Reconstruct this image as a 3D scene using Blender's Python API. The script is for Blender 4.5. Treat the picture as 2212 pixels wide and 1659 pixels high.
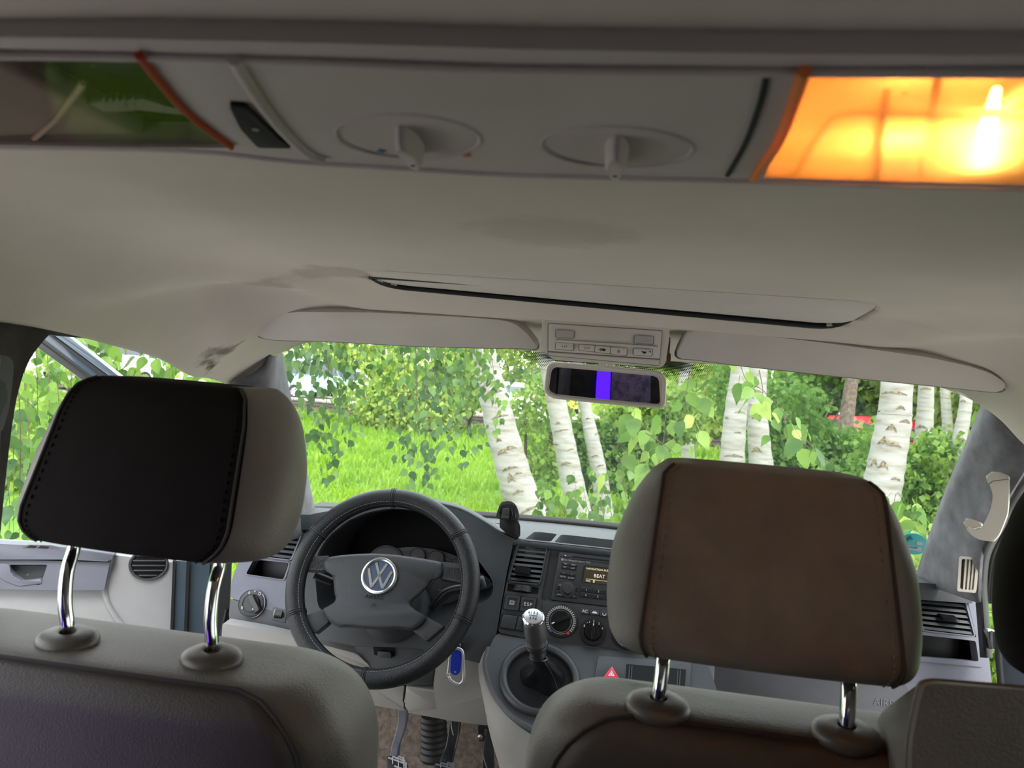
import bpy, bmesh, math, random
import numpy as np
from mathutils import Vector, Matrix
from mathutils.geometry import tessellate_polygon
sin, cos, pi, rad = math.sin, math.cos, math.pi, math.radians
random.seed(7)
rng = np.random.default_rng(7)
scene = bpy.context.scene
COL = scene.collection
for o_ in list(bpy.data.objects):
    bpy.data.objects.remove(o_)

# ------------------------------------------------------------------ camera, light, exposure
F = 1640.0                       # focal length in pixels of the 2212 x 1659 frame
CAM = Vector((0.0, 0.0, 1.12))   # eye of the photographer: second row, cab floor at z = 0
YAW, PITCH, ROLL = rad(7.5), rad(-0.6), rad(4.6)
Fw = Vector((-sin(YAW) * cos(PITCH), cos(YAW) * cos(PITCH), sin(PITCH)))
R0 = Vector((cos(YAW), sin(YAW), 0))
U0 = R0.cross(Fw)
Rt = R0 * cos(ROLL) + U0 * sin(ROLL)
Up = U0 * cos(ROLL) - R0 * sin(ROLL)
cam_d = bpy.data.cameras.new('camera')
cam_d.sensor_width = 36.0
cam_d.lens = F / 2212 * 36.0
cam_d.clip_start = 0.02
cam_d.clip_end = 400
cam_d.dof.use_dof = True
cam_d.dof.focus_distance = 1.6
cam_d.dof.aperture_fstop = 9.5
cam = bpy.data.objects.new('camera', cam_d)
COL.objects.link(cam)
cam.matrix_world = Matrix(((Rt.x, Up.x, -Fw.x, CAM.x), (Rt.y, Up.y, -Fw.y, CAM.y), (Rt.z, Up.z, -Fw.z, CAM.z), (0, 0, 0, 1)))
scene.camera = cam

scene.view_settings.view_transform = 'Standard'
scene.view_settings.look = 'None'
scene.view_settings.exposure = 0.65
scene.view_settings.gamma = 1.0
scene.view_settings.use_curve_mapping = False
world = bpy.data.worlds.new('world')
scene.world = world
world.use_nodes = True
wn = world.node_tree
bg = wn.nodes['Background']
tcw = wn.nodes.new('ShaderNodeTexCoord')
sepw = wn.nodes.new('ShaderNodeSeparateXYZ')
rampw = wn.nodes.new('ShaderNodeValToRGB')
wn.links.new(tcw.outputs['Generated'], sepw.inputs[0])
wn.links.new(sepw.outputs['Z'], rampw.inputs[0])
rampw.color_ramp.elements[0].color = (1.0, 1.0, 0.98, 1)
rampw.color_ramp.elements[1].color = (0.80, 0.90, 1.0, 1)
wn.links.new(rampw.outputs[0], bg.inputs[0])
bg.inputs[1].default_value = 2.6          # bright, thinly overcast sky
sun_d = bpy.data.lights.new('sun', 'SUN')
sun_d.energy = 3.6
sun_d.angle = rad(25)
sun_d.color = (1.0, 0.96, 0.88)
sun = bpy.data.objects.new('sun', sun_d)
sun.rotation_euler = (rad(36), 0, rad(22))
COL.objects.link(sun)
scene.cycles.max_bounces = 10
scene.cycles.diffuse_bounces = 5
scene.cycles.transparent_max_bounces = 24
scene.cycles.transmission_bounces = 6
scene.cycles.glossy_bounces = 4
scene.cycles.sample_clamp_indirect = 6.0

# ------------------------------------------------------------------ rays of the measured camera
def rayd(px, py):
    return Fw + Rt * ((px - 1106) / F) + Up * (-(py - 829.5) / F)
def at(px, py, Y):
    d = rayd(px, py)
    return CAM + d * (Y / d.y)
def atX(px, py, X):
    d = rayd(px, py)
    return CAM + d * (X / d.x)
def atZ(px, py, Z):
    d = rayd(px, py)
    return CAM + d * ((Z - CAM.z) / d.z)
def atD(px, py, D):
    return CAM + rayd(px, py) * D
def on(px, py, pl, off=0.0):
    p0, n = pl
    d = rayd(px, py)
    return CAM + d * ((p0 + n * off - CAM).dot(n) / d.dot(n))
def pix(p):
    v = p - CAM
    z = v.dot(Fw)
    return (1106 + F * v.dot(Rt) / z, 829.5 - F * v.dot(Up) / z)
def tilted(p0, elev, yaw=0.0):
    e, y = rad(elev), rad(yaw)
    return (p0, Vector((sin(y) * cos(e), -cos(y) * cos(e), sin(e))))

# ------------------------------------------------------------------ scene helpers
def put(o, parent=None):
    COL.objects.link(o)
    if parent is not None:
        o.parent = parent
        if parent.type == 'EMPTY':
            o.matrix_parent_inverse = Matrix.Translation(-parent.location)
    return o
def tag(o, label=None, cat=None, group=None, kind=None):
    if label: o['label'] = label
    if cat: o['category'] = cat
    if group: o['group'] = group
    if kind: o['kind'] = kind
    return o
def thing(name, label, cat, loc, group=None):
    o = bpy.data.objects.new(name, None)
    o.empty_display_size = 0.05
    o.location = loc
    COL.objects.link(o)
    return tag(o, label, cat, group)
def mk(name, bm, m, parent=None, ang=38, label=None, mods=None):
    me = bpy.data.meshes.new(name)
    bmesh.ops.recalc_face_normals(bm, faces=bm.faces)
    bm.to_mesh(me)
    bm.free()
    return mkme(name, me, m, parent, ang, label)
def mkme(name, me, m, parent=None, ang=38, label=None):
    if m: me.materials.append(m)
    if ang:
        me.shade_smooth()
        me.set_sharp_from_angle(angle=rad(ang))
    o = bpy.data.objects.new(name, me)
    put(o, parent)
    if label: o['label'] = label
    return o
def np_mesh(name, verts, faces, k):
    """verts (n,3), faces (m,k) -> mesh, fast"""
    me = bpy.data.meshes.new(name)
    verts = np.asarray(verts, dtype=np.float32); faces = np.asarray(faces, dtype=np.int32)
    me.vertices.add(len(verts)); me.vertices.foreach_set('co', verts.ravel())
    me.loops.add(faces.size); me.loops.foreach_set('vertex_index', faces.ravel())
    me.polygons.add(len(faces))
    me.polygons.foreach_set('loop_start', np.arange(0, faces.size, k, dtype=np.int32))
    me.update(calc_edges=True)
    me.validate()
    return me
def rnd(poly, r, k=4):
    """round the corners of a 2-D or 3-D polygon"""
    out = []
    n = len(poly)
    P = [Vector(p) for p in poly]
    for i in range(n):
        a, b, c = P[i - 1], P[i], P[(i + 1) % n]
        la, lc = (a - b).length, (c - b).length
        q = min(r, la * .49, lc * .49)
        s, e = b + (a - b) * (q / la), b + (c - b) * (q / lc)
        for j in range(k + 1):
            t = j / k
            out.append(s * (1 - t) ** 2 + b * (2 * t * (1 - t)) + e * t * t)
    return out
def ell(cx, cy, rx, ry, n=32, rot=0.0):
    c, s = cos(rad(rot)), sin(rad(rot))
    return [(cx + rx * cos(2 * pi * i / n) * c - ry * sin(2 * pi * i / n) * s, cy + rx * cos(2 * pi * i / n) * s + ry * sin(2 * pi * i / n) * c) for i in range(n)]
def to3(pts, pl, off):
    return [p.copy() if len(p) == 3 else on(p[0], p[1], pl, off) for p in (Vector(q) for q in pts)]
def slab(name, pts, pl, off, depth, m, parent=None, holes=(), bevel=0.0, ang=38, label=None):
    """a plate on plane pl: its front face off in front of the plane, depth thick"""
    bm = bmesh.new()
    n = pl[1]
    loops = [to3(pts, pl, off)] + [to3(h, pl, off) for h in holes]
    if not holes:
        f = [bm.verts.new(p) for p in loops[0]]
        b = [bm.verts.new(p - n * depth) for p in loops[0]]
        front = bm.faces.new(f)
        bm.faces.new(b[::-1])
        k = len(f)
        for i in range(k):
            bm.faces.new((f[i], b[i], b[(i + 1) % k], f[(i + 1) % k]))
        if bevel:
            bmesh.ops.bevel(bm, geom=list(front.edges), offset=bevel, segments=2, profile=.5, affect='EDGES', clamp_overlap=True)
    else:
        tris = tessellate_polygon(loops)
        flat = [p for l in loops for p in l]
        f = [bm.verts.new(p) for p in flat]
        b = [bm.verts.new(p - n * depth) for p in flat]
        for t in tris:
            try:
                bm.faces.new([f[i] for i in t]); bm.faces.new([b[i] for i in t][::-1])
            except ValueError:
                pass
        s = 0
        for l in loops:
            k = len(l)
            for i in range(k):
                j = (i + 1) % k
                bm.faces.new((f[s + i], b[s + i], b[s + j], f[s + j]))
            s += k
    return mk(name, bm, m, parent, ang, label)
def catmull(P, n):
    P = [Vector(p) for p in P]
    out = []
    for i in range(len(P) - 1):
        p0 = P[i - 1] if i else P[0] * 2 - P[1]
        p1, p2 = P[i], P[i + 1]
        p3 = P[i + 2] if i + 2 < len(P) else P[-1] * 2 - P[-2]
        for j in range(n):
            t = j / n
            out.append(.5 * ((2 * p1) + (p2 - p0) * t + (2 * p0 - 5 * p1 + 4 * p2 - p3) * t * t + (3 * p1 - p0 - 3 * p2 + p3) * t ** 3))
    out.append(P[-1].copy())
    return out
def tube_bm(bm, path, r, n=10, closed=False, cap=True, flat=1.0):
    path = [Vector(p) for p in path]
    k = len(path)
    rs = r if isinstance(r, (list, tuple)) else [r] * k
    rings = []
    ref = None
    for i, p in enumerate(path):
        a = path[i - 1] if (i or closed) else path[i]
        b = path[(i + 1) % k] if (i < k - 1 or closed) else path[i]
        t = (b - a)
        t = t.normalized() if t.length > 1e-9 else Vector((0, 0, 1))
        if ref is None:
            ref = Vector((0, 0, 1)) if abs(t.z) < .9 else Vector((1, 0, 0))
        u = (ref - t * ref.dot(t)).normalized()
        ref = u
        v = t.cross(u)
        rings.append([bm.verts.new(p + u * (rs[i] * cos(2 * pi * j / n)) + v * (rs[i] * flat * sin(2 * pi * j / n))) for j in range(n)])
    for i in range(k if closed else k - 1):
        A, B = rings[i], rings[(i + 1) % k]
        for j in range(n):
            bm.faces.new((A[j], A[(j + 1) % n], B[(j + 1) % n], B[j]))
    if cap and not closed:
        bm.faces.new(rings[0][::-1]); bm.faces.new(rings[-1])
def tube(name, path, r, m, parent=None, n=10, closed=False, label=None, flat=1.0):
    bm = bmesh.new()
    tube_bm(bm, path, r, n, closed, True, flat)
    return mk(name, bm, m, parent, 50, label)
def loft(name, loops, m, parent=None, cap=True, closed=True, ang=38, label=None, end=False):
    bm = bmesh.new()
    R = [[bm.verts.new(p) for p in l] for l in loops]
    n = len(R[0])
    for i in range(len(R) - 1):
        for j in range(n if closed else n - 1):
            bm.faces.new((R[i][j], R[i][(j + 1) % n], R[i + 1][(j + 1) % n], R[i + 1][j]))
    if cap and closed and not end:
        bm.faces.new(R[0][::-1]); bm.faces.new(R[-1])
    if end: bm.faces.new(R[-1])          # a bin: open at the front, closed at the back
    return mk(name, bm, m, parent, ang, label)
def sheet(name, rows, m, parent=None, sub=5, thick=0.0, ang=38, label=None):
    """smooth surface through rows of control points"""
    R = [catmull(r, sub) for r in rows]
    C = [catmull([R[i][j] for i in range(len(R))], sub) for j in range(len(R[0]))]
    bm = bmesh.new()
    V = [[bm.verts.new(p) for p in c] for c in C]
    for i in range(len(V) - 1):
        for j in range(len(V[0]) - 1):
            bm.faces.new((V[i][j], V[i + 1][j], V[i + 1][j + 1], V[i][j + 1]))
    o = mk(name, bm, m, parent, ang, label)
    if thick:
        md = o.modifiers.new('thick', 'SOLIDIFY'); md.thickness = thick; md.offset = 0
    return o
def basis(n, upv=Vector((0, 0, 1))):
    n = n.normalized()
    x = upv.cross(n)
    x = x.normalized() if x.length > 1e-6 else Vector((1, 0, 0))
    return x, n.cross(x), n
def lathe(name, c, axis, prof, m, parent=None, n=32, ang=38, label=None, sx=1.0, sy=1.0):
    """profile [(radius, height)] turned about axis through c"""
    x, y, z = basis(axis)
    bm = bmesh.new()
    R = [[bm.verts.new(c + x * (r * sx * cos(2 * pi * j / n)) + y * (r * sy * sin(2 * pi * j / n)) + z * h) for j in range(n)] for r, h in prof]
    for i in range(len(R) - 1):
        for j in range(n):
            bm.faces.new((R[i][j], R[i][(j + 1) % n], R[i + 1][(j + 1) % n], R[i + 1][j]))
    bm.faces.new(R[0][::-1]); bm.faces.new(R[-1])
    return mk(name, bm, m, parent, ang, label)
def box_bm(bm, c, ax, ay, az, sx, sy, sz):
    v = [bm.verts.new(c + ax * (sx * i / 2) + ay * (sy * j / 2) + az * (sz * k / 2)) for i in (-1, 1) for j in (-1, 1) for k in (-1, 1)]
    for q in ((0, 1, 3, 2), (4, 6, 7, 5), (0, 4, 5, 1), (2, 3, 7, 6), (0, 2, 6, 4), (1, 5, 7, 3)):
        bm.faces.new([v[i] for i in q])
EX, EY, EZ = Vector((1, 0, 0)), Vector((0, 1, 0)), Vector((0, 0, 1))
def box(name, c, size, m, parent=None, axes=(EX, EY, EZ), bevel=0.0, label=None, seg=2):
    bm = bmesh.new()
    box_bm(bm, Vector(c), *axes, *size)
    if bevel:
        bmesh.ops.bevel(bm, geom=list(bm.edges), offset=bevel, segments=seg, profile=.5, affect='EDGES')
    return mk(name, bm, m, parent, 38, label)
def text(name, s, px, py, pl, off, size, m, parent=None, align='CENTER', extr=.0003, mirror=False, slant=0.0, space=1.0):
    """raised or printed lettering on a plane, upright along the plane"""
    cu = bpy.data.curves.new(name, 'FONT')
    cu.body = s; cu.size = size; cu.align_x = align; cu.align_y = 'CENTER'; cu.extrude = extr
    cu.space_character = space
    cu.materials.append(m)
    fo = bpy.data.objects.new(name, cu)
    me = bpy.data.meshes.new_from_object(fo)
    bpy.data.objects.remove(fo)
    o = bpy.data.objects.new(name, me)
    x, y, z = basis(pl[1])
    if mirror: x = -x; z = -z
    p = on(px, py, pl, off)
    put(o, parent)
    o.matrix_basis = Matrix(((x.x, y.x, z.x, p.x), (x.y, y.y, z.y, p.y), (x.z, y.z, z.z, p.z), (0, 0, 0, 1)))
    return o

# ------------------------------------------------------------------ materials
def lin(c):
    return tuple((v / 12.92 if v <= .04045 else ((v + .055) / 1.055) ** 2.4) for v in (x / 255 for x in c))
def mat(name, rgb, rough=.6, var=.0, vscale=20, bump=.0, bscale=200, metal=0.0, spec=.5, detail=3, sheen=0.0, vcol=None, coat=0.0):
    m = bpy.data.materials.new(name)
    m.use_nodes = True
    nt = m.node_tree
    p = nt.nodes['Principled BSDF']
    p.inputs['Base Color'].default_value = (*rgb, 1)
    p.inputs['Roughness'].default_value = rough
    p.inputs['Metallic'].default_value = metal
    p.inputs['Specular IOR Level'].default_value = spec
    if sheen: p.inputs['Sheen Weight'].default_value = sheen
    if coat: p.inputs['Coat Weight'].default_value = coat
    g = nt.nodes.new('ShaderNodeNewGeometry')
    if var or vcol:
        nz = nt.nodes.new('ShaderNodeTexNoise'); nz.inputs['Scale'].default_value = vscale; nz.inputs['Detail'].default_value = detail
        nt.links.new(g.outputs['Position'], nz.inputs['Vector'])
        rp = nt.nodes.new('ShaderNodeValToRGB')
        a = tuple(v * (1 - var) for v in rgb); b = vcol if vcol else tuple(min(1, v * (1 + var)) for v in rgb)
        rp.color_ramp.elements[0].color = (*a, 1); rp.color_ramp.elements[0].position = .3
        rp.color_ramp.elements[1].color = (*b, 1); rp.color_ramp.elements[1].position = .7
        nt.links.new(nz.outputs[0], rp.inputs[0]); nt.links.new(rp.outputs[0], p.inputs['Base Color'])
    if bump:
        nb = nt.nodes.new('ShaderNodeTexNoise'); nb.inputs['Scale'].default_value = bscale; nb.inputs['Detail'].default_value = 2
        nt.links.new(g.outputs['Position'], nb.inputs['Vector'])
        bp = nt.nodes.new('ShaderNodeBump'); bp.inputs['Strength'].default_value = bump; bp.inputs['Distance'].default_value = .002
        nt.links.new(nb.outputs[0], bp.inputs['Height']); nt.links.new(bp.outputs[0], p.inputs['Normal'])
    return m
def emit(name, rgb, s):
    m = bpy.data.materials.new(name); m.use_nodes = True
    nt = m.node_tree; nt.nodes.clear()
    e = nt.nodes.new('ShaderNodeEmission'); o = nt.nodes.new('ShaderNodeOutputMaterial')
    e.inputs[0].default_value = (*rgb, 1); e.inputs[1].default_value = s
    nt.links.new(e.outputs[0], o.inputs[0])
    return m
def leafmat(name, c1, c2, trans=.45, rough=.5, scale=9.0):
    """thin leaf: reflects and lets light through"""
    m = bpy.data.materials.new(name); m.use_nodes = True
    nt = m.node_tree; p = nt.nodes['Principled BSDF']; out = nt.nodes['Material Output']
    g = nt.nodes.new('ShaderNodeNewGeometry'); oi = nt.nodes.new('ShaderNodeObjectInfo')
    nz = nt.nodes.new('ShaderNodeTexNoise'); nz.inputs['Scale'].default_value = scale; nz.inputs['Detail'].default_value = 2
    nt.links.new(g.outputs['Position'], nz.inputs['Vector'])
    add = nt.nodes.new('ShaderNodeMath'); add.operation = 'ADD'
    mul = nt.nodes.new('ShaderNodeMath'); mul.operation = 'MULTIPLY_ADD'; mul.inputs[1].default_value = .7; mul.inputs[2].default_value = -.35
    nt.links.new(oi.outputs['Random'], mul.inputs[0])
    nt.links.new(nz.outputs[0], add.inputs[0]); nt.links.new(mul.outputs[0], add.inputs[1])
    rp = nt.nodes.new('ShaderNodeValToRGB')
    rp.color_ramp.elements[0].color = (*c1, 1); rp.color_ramp.elements[0].position = .25
    rp.color_ramp.elements[1].color = (*c2, 1); rp.color_ramp.elements[1].position = .75
    nt.links.new(add.outputs[0], rp.inputs[0])
    nt.links.new(rp.outputs[0], p.inputs['Base Color'])
    p.inputs['Roughness'].default_value = rough; p.inputs['Specular IOR Level'].default_value = .35
    tr = nt.nodes.new('ShaderNodeBsdfTranslucent'); mx = nt.nodes.new('ShaderNodeMixShader'); mx.inputs[0].default_value = trans
    nt.links.new(rp.outputs[0], tr.inputs[0])
    nt.links.new(p.outputs[0], mx.inputs[1]); nt.links.new(tr.outputs[0], mx.inputs[2]); nt.links.new(mx.outputs[0], out.inputs[0])
    return m
def glassmat(name, tint=(1, 1, 1), refl=.06, rough=.02):
    m = bpy.data.materials.new(name); m.use_nodes = True
    nt = m.node_tree; nt.nodes.clear()
    o = nt.nodes.new('ShaderNodeOutputMaterial'); t = nt.nodes.new('ShaderNodeBsdfTransparent'); g = nt.nodes.new('ShaderNodeBsdfGlossy')
    fr = nt.nodes.new('ShaderNodeFresnel'); fr.inputs[0].default_value = 1.45
    ml = nt.nodes.new('ShaderNodeMath'); ml.operation = 'MULTIPLY'; ml.inputs[1].default_value = refl
    mx = nt.nodes.new('ShaderNodeMixShader')
    t.inputs[0].default_value = (*tint, 1); g.inputs['Roughness'].default_value = rough
    nt.links.new(fr.outputs[0], ml.inputs[0]); nt.links.new(ml.outputs[0], mx.inputs[0])
    nt.links.new(t.outputs[0], mx.inputs[1]); nt.links.new(g.outputs[0], mx.inputs[2]); nt.links.new(mx.outputs[0], o.inputs[0])
    return m

M = {}
M['headliner'] = mat('headliner_fabric', (.60, .545, .48), .95, .05, 6, .25, 900, spec=.15)
M['visor'] = mat('visor_vinyl', (.58, .54, .49), .8, .05, 8, .15, 700, spec=.25)
M['beige'] = mat('beige_plastic', (.60, .56, .49), .6, .04, 12, .08, 900)
M['beige_dark'] = mat('beige_plastic_shaded_joint', (.16, .15, .13), .6)
M['console'] = mat('overhead_console_plastic', (.50, .445, .43), .75, .05, 10, .1, 900, spec=.2)
M['suede'] = mat('dark_suede', (.105, .10, .108), .95, .35, 28, .35, 700, sheen=.25, spec=.1)
M['suede_dark'] = mat('charcoal_suede', (.06, .055, .052), .95, .25, 22, .35, 700, spec=.1)
M['dash'] = mat('charcoal_dash_plastic', (.034, .037, .042), .5, .06, 40, .3, 1400)
M['dash_top'] = mat('slate_dash_top', (.048, .055, .060), .55, .05, 30, .3, 1200)
M['dash_side'] = mat('blue_grey_dash_lit', (.145, .15, .185), .5, .04, 30, .3, 1200)  # lighter tone stands in for stronger light on the side faces
M['dash_mid'] = mat('mid_grey_dash', (.075, .075, .083), .55, .04, 30, .3, 1200)
M['lower'] = mat('light_grey_plastic', (.26, .25, .235), .55, .04, 20, .25, 1200)
M['stack'] = mat('anthracite_plastic', (.034, .034, .038), .45, .05, 40, .15, 1600)
M['black'] = mat('black_plastic', (.012, .012, .014), .4, .1, 50, .1, 900)
M['gloss'] = mat('gloss_black_plastic', (.010, .010, .012), .18)
M['rubber'] = mat('black_rubber', (.009, .009, .010), .6, .1, 30)
M['void'] = mat('matte_black_recess', (.004, .004, .005), .9)
M['leather'] = mat('black_rim_leather', (.008, .009, .0115), .36, .15, 60, .55, 650, spec=.35)
M['pad'] = mat('airbag_pad_plastic', (.021, .023, .028), .42, .06, 60, .5, 900)
M['boot'] = mat('glossy_boot_leather', (.010, .010, .012), .3, .1, 40, .3, 300)
M['thread'] = mat('grey_thread', (.16, .165, .18), .8, .2, 400)
M['seat_top'] = mat('seat_leather_taupe', (.085, .076, .066), .5, .10, 14, .35, 500)
M['seat_back'] = mat('seat_leather_brown', (.040, .031, .026), .6, .12, 14, .3, 500)
M['head_shade'] = mat('headrest_fabric_shade_dark', (.009, .0072, .0066), .9, .12, 30, .35, 1100, spec=.12)  # near-black copy of the headrest fabric, shade put into its colour
M['head_side'] = mat('headrest_leather_taupe', (.15, .135, .12), .5, .08, 14, .3, 500)
M['head_brown'] = mat('headrest_fabric_brown', (.145, .124, .107), .9, .12, 26, .4, 1100, sheen=.1, spec=.2)
M['head_brown_side'] = mat('headrest_leather_grey_brown', (.12, .11, .094), .55, .1, 14, .3, 500)
M['seam'] = mat('dark_seam', (.022, .016, .014), .8)
M['chrome'] = mat('chrome', (.55, .55, .56), .10, metal=1.0)
M['alu'] = mat('brushed_aluminium', (.72, .72, .72), .25, .05, 300, metal=1.0)
M['silver'] = mat('silver_paint', (.62, .63, .65), .3, metal=.6)
M['emblem_blue'] = mat('blue_grey_emblem', (.07, .10, .16), .2, .1, 60)
M['white'] = mat('white_print', (.75, .75, .74), .6)
M['pale'] = mat('pale_grey_print', (.42, .42, .43), .6)
M['red'] = mat('hazard_red', (.72, .035, .065), .4)
M['redprint'] = mat('red_print', (.7, .03, .04), .5)
M['blueprint'] = mat('blue_print', (.03, .12, .38), .5)
M['tagblue'] = mat('blue_tag_plastic', (.012, .035, .42), .25)
M['paint'] = mat('blue_grey_car_paint', (.045, .07, .095), .25, .06, 12, coat=.6)
M['navy'] = mat('navy_door_trim', (.010, .014, .024), .5, .1, 20)
M['door_light'] = mat('light_grey_door_panel', (.24, .24, .25), .55, .03, 20, .2, 1200)
M['door_dark'] = mat('blue_grey_door_trim', (.105, .11, .14), .5, .05, 20, .3, 1200)
M['carpet'] = mat('taupe_carpet', (.16, .128, .105), 1.0, .35, 70, 1.0, 300, spec=.05)
M['sticker'] = mat('turquoise_badge', (.06, .42, .42), .5)
M['sticker_print'] = mat('badge_print', (.035, .16, .20), .5)
M['lcd'] = mat('amber_display', (.055, .043, .026), .3)
M['lcd_text'] = emit('amber_display_text', (.72, .62, .42), .9)
M['mirror'] = mat('mirror_silver', (.9, .9, .9), .01, metal=1.0)
M['glass'] = glassmat('window_glass', (.95, .98, .96), .16)
M['tinted'] = glassmat('tinted_window_glass', (.72, .74, .73), .5)
M['bark'] = None
# ================================================================== THE SHELL OF THE VAN
def struct(o, label=None):
    return tag(o, label, kind='structure')
# --- ceiling: one moulded headliner, from behind the photographer to the windscreen header
HX = [0, .2, .4, .5, .58, .64, .69, .725]
HR = [(-1.5, [.150, .150, .148, .143, .130, .108, .070, .010]),
      (-.6, [.150, .150, .148, .143, .130, .108, .070, .010]),
      (.30, [.150, .150, .148, .143, .130, .108, .070, .010]),
      (.56, [.149, .149, .147, .142, .130, .107, .068, .012]),
      (.85, [.138, .138, .137, .133, .122, .100, .060, .014]),
      (1.10, [.127, .127, .126, .116, .104, .072, .036, -.012]),
      (1.15, [.120, .120, .119, .108, .098, .062, .026, -.020]),
      (1.20, [.099, .099, .100, .098, .086, .053, .014, -.031]),
      (1.25, [.094, .094, .094, .090, .076, .046, .004, -.040]),
      (1.30, [.087, .087, .086, .080, .066, .038, -.006, -.047]),
      (1.36, [.074, .074, .073, .068, .056, .028, -.020, -.058]),
      (1.42, [.058, .058, .058, .056, .046, .026, -.020, -.060]),
      (1.455, [.052, .052, .052, .050, .042, .022, -.010, -.052])]
SUN = (-.365, .335, 1.03, 1.145)        # sunroof opening
def sun_front(x): return SUN[3] + .038 * (x - SUN[0]) / (SUN[1] - SUN[0])
def in_sun(x, y, g=0.0, r=.05):
    x0, x1, y0, y1 = SUN
    y1 = sun_front(x)
    dx = max(x0 + r - x, 0, x - x1 + r); dy = max(y0 + r - y, 0, y - y1 + r)
    return math.hypot(dx, dy) < r - g
def over_console(x, y):
    """the lining is cut away above the overhead console, whose lamps and bowls reach up through it"""
    z = CAM.z + .1395
    r = [atZ(px, py, z) for px, py in ((-120, 118), (700, 134), (1106, 149), (2350, 156))]
    f = [atZ(px, py, z) for px, py in ((-120, 310), (640, 344), (1106, 372), (2350, 409))]
    def ed(P):
        for a, b in zip(P, P[1:]):
            if a.x <= x <= b.x: return a.y + (b.y - a.y) * (x - a.x) / (b.x - a.x)
    a, b = ed(r), ed(f)
    return a is not None and b is not None and min(a, b) + .006 < y < max(a, b) - .006
def build_ceiling():
    rows = []
    for y, hs in HR:
        half = [Vector((x, y, CAM.z + h)) for x, h in zip(HX, hs)]
        full = [Vector((-p.x, p.y, p.z)) for p in half[:0:-1]] + half
        rows.append(full)
    Rr = [catmull(r, 12) for r in rows]
    Cc = [catmull([Rr[i][j] for i in range(len(Rr))], 12) for j in range(len(Rr[0]))]
    for c in Cc:                      # moulded folds of the lining above the doors and the hollow by the pillars
        for p in c:
            x, y = abs(p.x), p.y
            d = (x - .75) * .72 + (y - .83) * .69          # distance across the fold line
            w = max(0, min(1, (x - .40) / .14)) * max(0, min(1, (.725 - x) / .05))
            p.z += w * (-.013 * math.exp(-(d / .045) ** 2) + .012 * math.exp(-((d - .095) / .05) ** 2))
            p.z += -.026 * math.exp(-((x - .655) / .06) ** 2 - ((y - 1.235) / .055) ** 2) + .010 * math.exp(-((x - .60) / .05) ** 2 - ((y - 1.31) / .05) ** 2)
    bm = bmesh.new()
    V = [[bm.verts.new(p) for p in c] for c in Cc]
    for i in range(len(V) - 1):
        for j in range(len(V[0]) - 1):
            q = (V[i][j], V[i + 1][j], V[i + 1][j + 1], V[i][j + 1])
            c = sum((v.co for v in q), Vector()) / 4
            if in_sun(c.x, c.y) or over_console(c.x, c.y):
                continue
            bm.faces.new(q)
    # underside lip that closes the edge of the lining along the doors
    o = mk('ceiling', bm, M['headliner'], None, 60)
    md = o.modifiers.new('thick', 'SOLIDIFY'); md.thickness = .012; md.offset = 1
    return o
def ceil_h(x, y):
    x = abs(x)
    hs = None
    for (ya, ha), (yb, hb) in zip(HR, HR[1:]):
        if ya <= y <= yb:
            t = (y - ya) / (yb - ya); hs = [a * (1 - t) + b * t for a, b in zip(ha, hb)]
    for i in range(len(HX) - 1):
        if HX[i] <= x <= HX[i + 1]:
            t = (x - HX[i]) / (HX[i + 1] - HX[i]); return CAM.z + hs[i] * (1 - t) + hs[i + 1] * t
    return CAM.z + hs[-1]
# headliner with the grubby stain above the driver's door pillar
nt = M['headliner'].node_tree
pb = nt.nodes['Principled BSDF']
src = pb.inputs['Base Color'].links[0].from_socket
gm = nt.nodes.new('ShaderNodeNewGeometry')
stain_pts = [(at(452, 700, 1.24), .045, .75), (at(440, 735, 1.27), .035, .9), (at(560, 592, 1.08), .05, .3), (at(1190, 520, .74), .07, .16), (at(720, 595, 1.05), .05, .25)]
last = src
for c, r, k in stain_pts:
    sb = nt.nodes.new('ShaderNodeVectorMath'); sb.operation = 'SUBTRACT'; sb.inputs[1].default_value = c
    nt.links.new(gm.outputs['Position'], sb.inputs[0])
    sc_ = nt.nodes.new('ShaderNodeVectorMath'); sc_.operation = 'MULTIPLY'; sc_.inputs[1].default_value = (.8, 1.0, .55)
    nt.links.new(sb.outputs[0], sc_.inputs[0])
    nz = nt.nodes.new('ShaderNodeTexNoise'); nz.inputs['Scale'].default_value = 34; nz.inputs['Detail'].default_value = 4
    nt.links.new(gm.outputs['Position'], nz.inputs['Vector'])
    ln = nt.nodes.new('ShaderNodeVectorMath'); ln.operation = 'LENGTH'; nt.links.new(sc_.outputs[0], ln.inputs[0])
    ma = nt.nodes.new('ShaderNodeMath'); ma.operation = 'MULTIPLY_ADD'; ma.inputs[1].default_value = .06; nt.links.new(nz.outputs[0], ma.inputs[0]); nt.links.new(ln.outputs['Value'], ma.inputs[2])
    mr = nt.nodes.new('ShaderNodeMapRange'); mr.inputs['From Min'].default_value = r * .7 + .03; mr.inputs['From Max'].default_value = r + .032
    mr.inputs['To Min'].default_value = k; mr.inputs['To Max'].default_value = 0
    nt.links.new(ma.outputs[0], mr.inputs['Value'])
    mx = nt.nodes.new('ShaderNodeMix'); mx.data_type = 'RGBA'
    nt.links.new(mr.outputs[0], mx.inputs['Factor']); nt.links.new(last, mx.inputs['A']); mx.inputs['B'].default_value = (.10, .085, .068, 1)
    last = mx.outputs['Result']
nt.links.new(last, pb.inputs['Base Color'])

ceiling = struct(build_ceiling(), 'moulded beige-grey fabric headliner of the van roof')
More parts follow.
